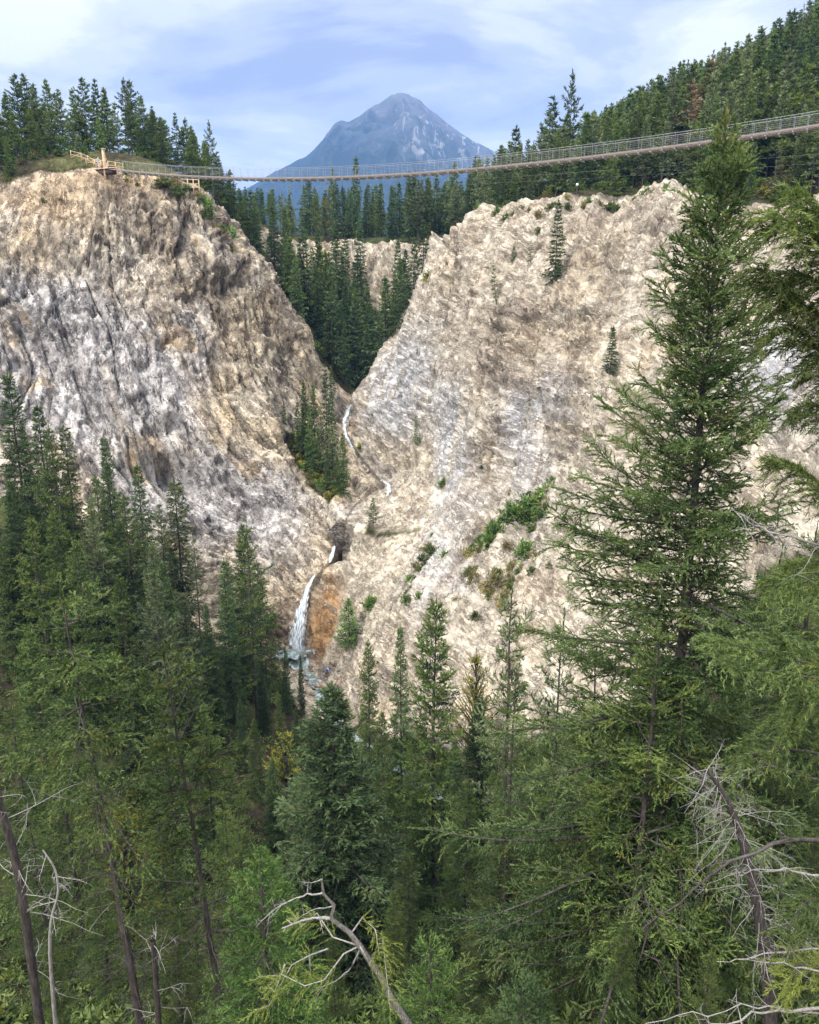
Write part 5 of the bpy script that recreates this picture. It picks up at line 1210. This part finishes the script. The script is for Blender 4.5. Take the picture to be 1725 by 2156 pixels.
for kd, px, py, r_, fl, lab in [('green', 1040, 1165, 36, 1.2, 'large green shrub at the left of the shrub patch on the right slope'), ('green', 1072, 1130, 34, 1.2, 'green shrub in the middle of the shrub patch on the right slope'), ('green', 1110, 1105, 36, 1.2, 'dark green shrub at the top of the patch beside the big right hand fir'),
        ('olive', 1146, 1100, 30, 1.2, 'olive shrub at the right end of the shrub patch'), ('green', 1104, 1185, 28, 1.3, 'rounded dark green shrub below the shrub patch'), ('dry', 1040, 1240, 30, 1.2, 'brownish dry shrub below the shrub patch on the right slope'), ('dry', 1062, 1262, 24, 1.2, 'second brownish dry shrub lower down beside the thin sapling'),
        ('dry', 985, 1235, 20, 1, 'small dry shrub left of the brownish shrubs'), ('olive', 908, 1190, 22, 1.2, 'olive shrub on the low rib of the right slope'), ('olive', 890, 1212, 18, 1.2, 'smaller olive shrub just below the one on the low rib'), ('green', 936, 1195, 14, 1.2, 'little grey green shrub beside the low rib'),
        ('green', 883, 1290, 17, 1.1, 'bright green shrub above the thin dark spruce'), ('olive', 866, 1255, 18, 1.2, 'olive shrub strung down the rib below the others'), ('olive', 850, 1290, 15, 1.2, 'olive shrub at the foot of the low rib'), ('green', 782, 1285, 22, 1.2, 'green shrub right of the bushy bright fir'),
        ('dry', 1143, 885, 22, 0.6, 'flat dry yellowish tuft on the upper middle of the right slope'), ('dry', 1074, 905, 14, 1.2, 'dry tuft on the pale streak of the right slope'), ('dry', 1045, 968, 14, 1.6, 'tall dry tuft below the pale streak'), ('green', 933, 1038, 16, 1.1, 'small green bush alone on the lower right slope'),
        ('olive', 1160, 742, 15, 1, 'dark scrubby bush beside the rock knob'), ('olive', 1150, 790, 12, 1, 'scrubby bush in the gully right of the rock knob'), ('dry', 992, 790, 12, 1.1, 'dry little bush near the leaning bushy tree'), ('olive', 880, 752, 8, 1, 'tiny dark bush on the edge of the right slope'), ('olive', 1134, 492, 11, 1.2, 'dark little bush left of the lone slender spruce top'),
        ('yellow', 757, 950, 13, 1.3, 'yellow green bush right beside the upper creek rapids'), ('yellow', 905, 600, 20, 1.2, 'yellow green bush on the edge of the right slope by the gorge forest'), ('olive', 345, 397, 24, 0.9, 'dark spreading bush at the right end of the cliff top'), ('olive', 372, 412, 20, 1, 'dark bush under the lookout'),
        ('olive', 75, 450, 10, 1, 'dark bush on the pale dirt at the left end of the cliff top'), ('olive', 92, 428, 7, 1.2, 'tiny bush on the pale dirt of the cliff top'), ('dry', 128, 420, 9, 0.7, 'low mat of grass on the cliff top left of the gully'), ('yellow', 268, 385, 11, 0.7, 'low yellow green mat of plants right of the bridge tower'), ('olive', 290, 392, 9, 0.6, 'low olive mat right of the yellow green mat'),
        ('olive', 1000, 1310, 16, 1, 'olive bush beside the yellow green leafy tree'), ('dry', 960, 1290, 15, 1, 'dry bush above the tall central fir'), ('olive', 1215, 690, 9, 1.2, 'small tuft in the gully of the upper right slope'), ('dry', 1228, 742, 9, 1.2, 'tuft on the bare upper right slope'), ('olive', 1360, 438, 16, 1, 'dark bush hanging over the right rim')]:
    shrub(kd, px, py, r_, lab, flat=fl)
def strip(n_, pts, wpx, kinds_, rr_, label, group, seed):
    Rr = np.random.RandomState(seed); pts = np.array(pts, float)
    for i in range(n_):
        t = (len(pts) - 1) * (i + Rr.rand()) / n_; j = min(int(t), len(pts) - 2); c_ = pts[j] + (pts[j + 1] - pts[j]) * (t - j) + wpx * Rr.normal(size=2)
        shrub(kinds_[Rr.randint(len(kinds_))], c_[0], c_[1], rr_[0] + (rr_[1] - rr_[0]) * Rr.rand(), label, group, 1.1)
strip(34, [(1000, 1190), (1050, 1140), (1100, 1100), (1165, 1060)], 13, ['green', 'olive', 'green', 'dry'], (14, 30), 'green shrub in the diagonal shrub belt on the lower right slope', 'shrub belt on the right slope', 31)
strip(22, [(985, 1250), (1040, 1260), (1090, 1230), (1140, 1200)], 14, ['dry', 'olive', 'dry'], (10, 24), 'dry brownish shrub scattered below the green shrub belt', 'dry shrubs below the shrub belt', 32)
strip(20, [(925, 1160), (895, 1205), (868, 1255), (850, 1310), (820, 1360)], 6, ['olive', 'green', 'dry'], (7, 17), 'small shrub strung along the low rib of the right slope', 'shrubs along the low rib', 33)
strip(26, [(1160, 690), (1140, 790), (1080, 900), (1045, 990), (1030, 1050)], 16, ['dry', 'olive', 'dry'], (4, 10), 'tiny dry tuft in the gully down the middle of the right slope', 'dry tufts in the right slope gully', 34)
strip(24, [(1000, 470), (1090, 455), (1200, 438), (1300, 440), (1410, 455)], 6, ['olive', 'dry', 'green'], (7, 16), 'scrubby plant hanging over the rim of the right slope', 'plants hanging over the right rim', 35)
strip(16, [(330, 385), (400, 415), (455, 470), (490, 530)], 7, ['olive', 'green', 'dry'], (9, 20), 'dark scrub clinging to the rim at the right shoulder of the left cliff', 'scrub on the left cliff shoulder', 36)
# rim and gorge thickets
def thicket(kd, n_, xr, yr, sc, label, group, seed, keep):
    Rr = np.random.RandomState(seed); c_ = 0
    for _ in range(n_ * 60):
        if c_ >= n_: break
        x = xr[0] + (xr[1] - xr[0]) * Rr.rand(); y = yr[0] + (yr[1] - yr[0]) * Rr.rand(); z = gz(x, y)
        if not keep(x, y, z): continue
        o = obj('shrub', SH[kd[Rr.randint(len(kd))]][Rr.randint(2)]); s = sc[0] + (sc[1] - sc[0]) * Rr.rand()
        o.location = (x, y, z - 0.05); o.scale = (s, s, s); o.rotation_euler = (0, 0, Rr.rand() * 6.28); tag(o, label, 'shrub', group); c_ += 1
thicket(['green', 'olive', 'yellow'], 34, (-40, -12), (152, 176), (0.7, 1.5), 'leafy shrub on the steep edge where the left cliff turns into the gorge', 'shrubs along the gorge edge', 3, lambda x, y, z: 152 + 0 * x < y and -17 < z < 15 and interp(bare, x, y) < 0.3)
thicket(['green', 'olive', 'dry', 'olive'], 60, (-92, -44), (136, 162), (0.5, 1.3), 'low bush on the grassy edge of the left hilltop', 'bushes on the left hilltop', 9, lambda x, y, z: interp(bare, x, y) < 0.1 and z > 10 and not (y < 150 and x > -58))
thicket(['green', 'olive', 'yellow'], 46, (14, 75), (106, 166), (0.6, 1.3), 'low shrub at the foot of the trees along the right rim', 'shrubs along the right rim', 6, lambda x, y, z: rim_y(x) + 0.3 < y < rim_y(x) + 7)
thicket(['green', 'olive', 'dry', 'yellow'], 60, (-30, -2), (124, 146), (0.5, 1.2), 'scrubby shrub on the ledge left of the gorge', 'shrubs on the gorge ledge', 8, lambda x, y, z: interp(bare, x, y) < 0.6 and x < crx(y) - 1)
# leaf litter, brush and saplings on the forest floor, too many to count
def undergrowth(n_, seed):
    Rr = np.random.RandomState(seed); Vs, Ts = [], []
    src = []
    for kd in ('green', 'olive', 'dry', 'yellow'):
        me = SH[kd][0]; n3 = len(me.vertices); co = np.empty(n3 * 3, np.float32); me.vertices.foreach_get('co', co); ti = np.empty(n3, np.float32); me.attributes['tint'].data.foreach_get('value', ti)
        src.append((co.reshape(-1, 3, 3), ti.reshape(-1, 3)))
    c_ = 0
    while c_ < n_:
        y = 22 + 80 * Rr.rand(); x = (-0.62 + 1.24 * Rr.rand()) * (y + 6)
        if interp(bare, x, y) > 0.12 or abs(x - crx(y)) < 2.2: continue
        co, ti = src[Rr.choice(4, p=[0.35, 0.4, 0.15, 0.1])]
        s = 0.5 + 1.1 * Rr.rand(); sel = Rr.rand(len(co)) < 0.35
        v = co[sel].reshape(-1, 3) * [s, s, s * 0.9]; a_ = Rr.rand() * 6.28
        Vs.append(np.stack([v[:, 0] * math.cos(a_) - v[:, 1] * math.sin(a_) + x, v[:, 0] * math.sin(a_) + v[:, 1] * math.cos(a_) + y, v[:, 2] + gz(x, y)], -1)); Ts.append(ti[sel].reshape(-1)); c_ += 1
    V = np.concatenate(Vs); T = np.concatenate(Ts)
    tag(obj('undergrowth', mesh_np('undergrowth', V, np.arange(len(V)).reshape(-1, 3), m_pine, False, {'tint': ('FLOAT', T)})), kind='stuff')
undergrowth(1100, 3)
# ------------------------------------------------------------------ the foreground trees one can name
m_big = foliage_material('big fir needles', (0.020, 0.044, 0.016), (0.085, 0.140, 0.045), (0.21, 0.28, 0.11), (1.05, 1.0, 0.9))
NEAR = dict(tw=0.15, tl=0.85, bs=0.021, bl=0.10, bw=0.036, lmin=0.4, sub=2)
def hero(key, nm_, px, py, Yd, label, mat, seed, kw, low=None, rot=0.0):
    top = np.array(at(px, py, Yd)); lean = (0.0, 0.0); x0 = top[0]; zb = gz(x0, Yd)
    if low:
        lo = np.array(at(low[0], low[1], Yd)); sl = (top[0] - lo[0]) / (top[2] - lo[2])
        for _ in range(6):
            x0 = top[0] - sl * (top[2] - zb); zb = gz(x0, Yd)
        lean = (sl, 0.0)
    H = top[2] - zb + 0.4
    c_, t_ = conifer(key, seed, H, mat=mat, bark=m_bark, lean=lean, **{**NEAR, **kw})
    kind(key, nm_, H, c_, t_)
    r = empty(nm_, (x0, Yd, zb - 0.4)); tag(r, label, nm_.replace('_', ' ')); obj('trunk', t_, r); obj('crown', c_, r); return r
hero('big_fir', 'fir_tree', 1540, 252, 30, 'biggest fir, towering in front of the right slope and crossing the bridge', m_big, 401, dict(R_=6.8, base=0.10, nb=470, p=0.82, e_lo=-14, e_hi=46, irregular=0.5, hang=0.24, gap=0.14, dead=20, rb=0.0085, lift=22, tl=0.85, lmin=0.6, wh=6, bw=0.045), low=(1452, 1200))
hero('leaning_fir', 'fir_tree', 128, 1240, 22, 'leaning fir at lower left with a bushy drooping top over a long dark bare trunk', m_fir, 402, dict(R_=2.4, base=0.36, nb=80, p=0.30, e_lo=-22, e_hi=15, irregular=0.5, hang=0.6, gap=0.2, dead=60, rb=0.0085, low_thin=0.62, droop=-16, lift=8), low=(300, 2156))
hero('leaning_fir_b', 'fir_tree', 345, 1362, 24, 'second leaning fir with a thin crown right of the bushy topped leaning fir', m_fir, 403, dict(R_=2.5, base=0.3, nb=75, p=0.4, e_lo=-10, e_hi=30, irregular=0.5, hang=0.28, gap=0.25, dead=50, rb=0.0075, low_thin=0.5), low=(450, 2000))
hero('straight_fir', 'fir_tree', 1252, 1380, 33, 'fir with a long bare dark trunk rising right of the loose grey fir', m_fir, 404, dict(R_=3.2, base=0.35, nb=85, p=0.5, e_lo=-6, e_hi=35, irregular=0.5, hang=0.2, gap=0.2, dead=60, rb=0.0085), low=(1240, 2100))
hero('broad_fir', 'fir_tree', 1395, 1330, 27, 'broad fir with bright layered boughs in front of the foot of the biggest fir', m_fir, 405, dict(R_=3.2, base=0.25, nb=105, p=0.5, e_lo=-5, e_hi=30, irregular=0.45, hang=0.2, gap=0.2, dead=70, rb=0.010))
m_vivid = foliage_material('vivid young needles', (0.012, 0.034, 0.008), (0.048, 0.098, 0.022), (0.12, 0.185, 0.05), (1.0, 1.0, 1.0))
FINE = dict(tw=0.08, tl=0.8, bs=0.013, bl=0.055, bw=0.017, lmin=0.18, sub=2)
hero('young_spruce', 'spruce_tree', 545, 1795, 13, 'young vivid green spruce at the bottom between the leaning trunk and the dead branched sapling', m_vivid, 406, dict(R_=1.7, base=0.03, nb=120, p=0.7, e_lo=-20, e_hi=45, irregular=0.25, hang=0.3, rb=0.012, **FINE))
hero('young_fir_a', 'fir_tree', 905, 1985, 14, 'young light green fir right of the dead branched sapling at the bottom', m_bright, 407, dict(R_=1.3, base=0.03, nb=90, p=0.6, e_lo=0, e_hi=45, irregular=0.4, hang=0.12, gap=0.1, rb=0.012, **FINE))
hero('young_fir_b', 'fir_tree', 1100, 2080, 11, 'small blue green fir tip at the bottom edge right of the light green one', m_spruce, 408, dict(R_=1.0, base=0.03, nb=70, p=0.6, e_lo=0, e_hi=45, irregular=0.4, hang=0.12, gap=0.1, rb=0.012, **FINE))
# snags
def px_line(pts, Yd): return np.array([at(a_, b_, Yd + (c_[0] if c_ else 0)) for a_, b_, *c_ in pts])
def snag(label, Yd, pts, r0, r1, seed, n_tw, tw_len, mat):
    line_ = px_line(pts, Yd); base = line_[0]; gz_ = gz(base[0], base[1])
    pts2 = [np.array([base[0] + 0.15 * (base[0] - line_[1][0]), base[1], gz_ - 0.3])] + list(line_)
    r = empty('dead_tree', pts2[0]); tag(r, label, 'dead tree'); G = Geo(); P_ = np.array(pts2) - pts2[0]
    n_ = len(P_); tt = np.linspace(0, n_ - 1, 24); cur = np.stack([np.interp(tt, np.arange(n_), P_[:, i]) for i in range(3)], -1)
    for _ in range(2): cur[1:-1] = 0.25 * cur[:-2] + 0.5 * cur[1:-1] + 0.25 * cur[2:]
    G.tube(cur, np.linspace(r0, r1, 24), 8); obj('trunk', G.mesh('trunk', mat), r)
    Rs = np.random.RandomState(seed); G = Geo()
    for i in range(n_tw):
        c_ = cur[Rs.randint(8, 24)]; a_ = Rs.rand() * 6.28
        twigs(Rs, G, c_, np.array([math.cos(a_), math.sin(a_), -0.1 + 0.5 * Rs.normal()]), tw_len * (0.4 + 0.8 * Rs.rand()), 0.012)
    obj('bare_branches', G.mesh('bare_branches', m_dead), r); return r
snag('dead dark trunk leaning in at the lower left edge', 15, [(86, 2170), (76, 2100), (58, 1960), (40, 1840), (20, 1760), (-4, 1690), (-20, 1600)], 0.12, 0.08, 5, 16, 1.6, m_bark)
snag('pale forked dead twig standing beside the dark trunk at the lower left', 14, [(120, 2200), (103, 2000), (108, 1930), (125, 1880), (118, 1830), (90, 1790)], 0.05, 0.015, 6, 8, 0.7, m_dead)
snag('grey twiggy dead spruce trunk at lower right behind the pale bare boughs', 19, [(1625, 2150), (1612, 2000), (1590, 1880), (1560, 1750), (1530, 1680), (1490, 1620)], 0.24, 0.05, 7, 60, 1.9, m_bark)
snag('thin bare trunk rising from the bottom between the leaning trunks', 18, [(335, 2170), (328, 2050), (322, 1980)], 0.10, 0.07, 8, 8, 1.2, m_bark)
m_scaly = bark_material('scaly grey bark', (0.09, 0.075, 0.065), (0.36, 0.33, 0.30), 5.0)
# sapling with the dead hooked top, close to the viewer
Yd = 7.0
r = empty('crooked_sapling', at(900, 2300, Yd)); b0 = np.array(at(900, 2300, Yd)); tag(r, 'crooked sapling with a bare hooked grey top and yellow green hanging sprays at the bottom', 'sapling')
tr = px_line([(900, 2300), (862, 2160), (821, 2097), (801, 2055), (756, 1990), (736, 1964), (697, 1934), (704, 1906), (681, 1882), (678, 1851)], Yd)
gb = np.array([tr[0][0] + 0.3, tr[0][1], gz(tr[0][0] + 0.3, Yd) - 0.2])
G = Geo(); G.tube(np.concatenate([[gb], tr]) - b0, [0.07, 0.052, 0.042, 0.039, 0.035, 0.031, 0.027, 0.023, 0.018, 0.014, 0.008], 8); obj('trunk', G.mesh('trunk', m_scaly), r)
Rs = np.random.RandomState(12)
def dead_limb(pts, Yd, r0, parent, org, seed, nt_=6, tl_=0.3, mat=None, name='dead_branch'):
    P_ = px_line(pts, Yd) - org; Rq = np.random.RandomState(seed)
    n_ = len(P_); tt = np.linspace(0, n_ - 1, 14); cur = np.stack([np.interp(tt, np.arange(n_), P_[:, i]) for i in range(3)], -1)
    cur[1:-1] = 0.25 * cur[:-2] + 0.5 * cur[1:-1] + 0.25 * cur[2:]
    cur[1:-1] += Rq.normal(size=(12, 3)) * np.linalg.norm(cur[-1] - cur[0]) * 0.007
    G = Geo(); G.tube(cur, r0 * np.linspace(1, 0.25, 14) * (1 + 0.15 * Rq.normal(size=14)), 6)
    for i in range(nt_):
        j = Rq.randint(3, 13); d = unit(cur[j] - cur[j - 1] + Rq.normal(size=3) * 0.5 + [0, 0, -0.15])
        twigs(Rq, G, cur[j], d, tl_ * (0.4 + Rq.rand()), r0 * 0.35, 1)
    return obj(name, G.mesh(name, mat or m_dead), parent)
dead_limb([(700, 1934), (681, 1932), (646, 1935), (620, 1945), (594, 1955)], Yd, 0.020, r, b0, 1, 3, 0.12)
dead_limb([(680, 1880), (660, 1881), (639, 1887), (594, 1903), (565, 1925), (540, 1952)], Yd, 0.012, r, b0, 2, 7, 0.2)
dead_limb([(679, 1851), (665, 1857), (649, 1859), (630, 1855)], Yd, 0.006, r, b0, 3, 3, 0.1)
dead_limb([(703, 1908), (660, 1915), (640, 1925), (610, 1950)], Yd, 0.006, r, b0, 4, 3, 0.12)
dead_limb([(760, 1996), (745, 2030), (725, 2055), (690, 2075), (665, 2080)], Yd, 0.010, r, b0, 5, 4, 0.15)
lv = Leaves(); Rl = np.random.RandomState(33); Gw = Geo()
for pts, hg in [([(757, 1992), (725, 1996), (691, 1998), (652, 2013), (600, 2030), (545, 2048)], 0.5), ([(757, 1992), (700, 1980), (660, 1975), (630, 1985), (600, 2010)], 0.35), ([(691, 1998), (650, 2030), (610, 2060), (570, 2095), (530, 2115)], 0.7), ([(757, 1990), (780, 1985), (805, 1990), (825, 2020)], 0.7), ([(740, 1965), (760, 1970), (790, 1975), (800, 1985)], 0.5), ([(652, 2013), (655, 2040), (650, 2080)], 0.6), ([(600, 2030), (585, 2060), (560, 2090)], 0.6)]:
    P_ = px_line(pts, Yd) - b0; P_[1:, 1] += 0.25 * Rl.normal(size=len(P_) - 1)
    limb(Rl, lv, Gw, P_, 0.012, 0.024, 0.25, 0.008, 0.034, 0.0075, hg * 0.5, 0.62, s0=0.2, lmin=0.10)
m_yel = foliage_material('yellow green needles', (0.045, 0.070, 0.012), (0.125, 0.160, 0.032), (0.22, 0.255, 0.06), (1.0, 1.0, 1.0))
obj('sprays', lv.mesh('sprays', m_yel), r); obj('side_branches', Gw.mesh('side_branches', m_dead), r)
# pine just outside the frame on the right whose boughs reach in
Yd = 10.0
o0 = np.array((at(1960, 1100, Yd)[0], Yd, gz(at(1960, 1100, Yd)[0], Yd) - 0.3)); r = empty('pine_tree', o0); tag(r, 'near pine rooted past the right edge whose long boughs reach into the picture', 'pine tree')
topz = at(1960, 100, Yd)[2]; G = Geo(); hh = np.linspace(0, topz - o0[2], 10)
G.tube(np.stack([0 * hh, 0 * hh, hh], -1), np.linspace(0.20, 0.05, 10), 10); obj('trunk', G.mesh('trunk', m_bark), r)
def bough(pts, r0, hg, tint, dens=1.0, mat=None, tl_=0.6, seed=1):
    P_ = np.concatenate([[(0, 0, at(pts[0][0] + 120, pts[0][1] + 40, Yd)[2] - o0[2])], px_line(pts, Yd) - o0]); Rq = np.random.RandomState(seed)
    P_[2:, 1] += np.cumsum(0.12 * Rq.normal(size=len(P_) - 2))
    lv = Leaves(); Gw = Geo()
    limb(Rq, lv, Gw, P_, r0, 0.026 / dens, tl_, 0.010, 0.072, 0.014, hg, tint, s0=0.3, lmin=0.22, spread=0.85, sub=1)
    b_ = obj('bough', Gw.mesh('bough', m_bark), r); obj('needles', lv.mesh('needles', mat or m_pine), b_)
bough([(1770, 700), (1720, 650), (1670, 610), (1620, 575), (1590, 560)], 0.03, 0.55, 0.55, seed=1)
bough([(1760, 560), (1720, 510), (1680, 480), (1640, 470), (1600, 455)], 0.025, 0.4, 0.6, seed=2)
bough([(1770, 470), (1735, 430), (1700, 410), (1690, 395)], 0.022, 0.3, 0.6, seed=3)
bough([(1770, 800), (1725, 740), (1690, 700), (1650, 690), (1630, 700)], 0.025, 0.5, 0.55, seed=4)
bough([(1760, 1060), (1720, 1010), (1690, 990), (1650, 985)], 0.02, 0.4, 0.55, seed=5)
bough([(1790, 620), (1730, 590), (1690, 570), (1650, 600), (1625, 640)], 0.028, 0.5, 0.6, seed=11)
bough([(1790, 520), (1740, 460), (1700, 440), (1660, 425)], 0.022, 0.35, 0.6, seed=12)
bough([(1790, 880), (1740, 850), (1700, 850), (1670, 870)], 0.022, 0.5, 0.55, seed=13)
bough([(1790, 1200), (1740, 1190), (1690, 1210), (1640, 1250)], 0.025, 0.5, 0.5, seed=14)
bough([(1780, 1420), (1725, 1400), (1640, 1385), (1560, 1365), (1500, 1350)], 0.035, 0.35, 0.6, seed=6)
bough([(1780, 1620), (1725, 1600), (1650, 1588), (1590, 1600), (1555, 1630)], 0.045, 0.4, 0.5, 0.6, seed=7)
bough([(1780, 1500), (1740, 1480), (1690, 1500), (1640, 1530)], 0.03, 0.4, 0.6, seed=8)
bough([(1780, 1900), (1740, 1880), (1690, 1900), (1640, 1950)], 0.03, 0.4, 0.65, 1.0, m_fir, seed=9)
bough([(1780, 2080), (1730, 2050), (1690, 2060), (1650, 2090)], 0.03, 0.35, 0.65, 1.0, m_yel, seed=10)
def bare(pts, r0, seed, nt_=8, tl_=0.4, mat=None): return dead_limb([(1960, pts[0][1] + 60)] + pts, Yd, r0, r, o0, seed, nt_, tl_, mat, 'dead_bough')
bare([(1730, 1147), (1660, 1130), (1600, 1110), (1570, 1095), (1540, 1070)], 0.022, 31, 14, 0.5)
bare([(1730, 1765), (1640, 1776), (1560, 1802), (1480, 1862), (1420, 1905), (1365, 1970), (1345, 2030)], 0.036, 32, 16, 0.5, m_bark)
bare([(1730, 1845), (1690, 1838), (1640, 1828), (1590, 1830), (1560, 1845)], 0.022, 33, 9, 0.35)
bare([(1730, 1995), (1640, 2003), (1580, 2020), (1510, 2025)], 0.020, 34, 8, 0.35)
bare([(1730, 2042), (1660, 2035), (1600, 2022), (1570, 2010)], 0.018, 35, 6, 0.3)
bare([(1730, 2112), (1660, 2128), (1590, 2138), (1520, 2150), (1450, 2190)], 0.030, 36, 8, 0.4)
bare([(1660, 2128), (1590, 2122), (1500, 2132), (1420, 2142), (1340, 2170)], 0.016, 37, 8, 0.35)

# ------------------------------------------------------------------ haze
hz = NT('valley haze'); hz.t.nodes.remove(hz.b)
pv = hz.n('VolumePrincipled'); pv.inputs['Color'].default_value = (0.20, 0.45, 1.0, 1); pv.inputs['Density'].default_value = 0.00012
hz.t.links.new(pv.outputs[0], hz.out.inputs['Volume'])
G = Geo(); box(G, (0, 4000, 445), 16000, 8600, 1044); tag(obj('haze', G.mesh('haze', hz.m, False)), kind='stuff')
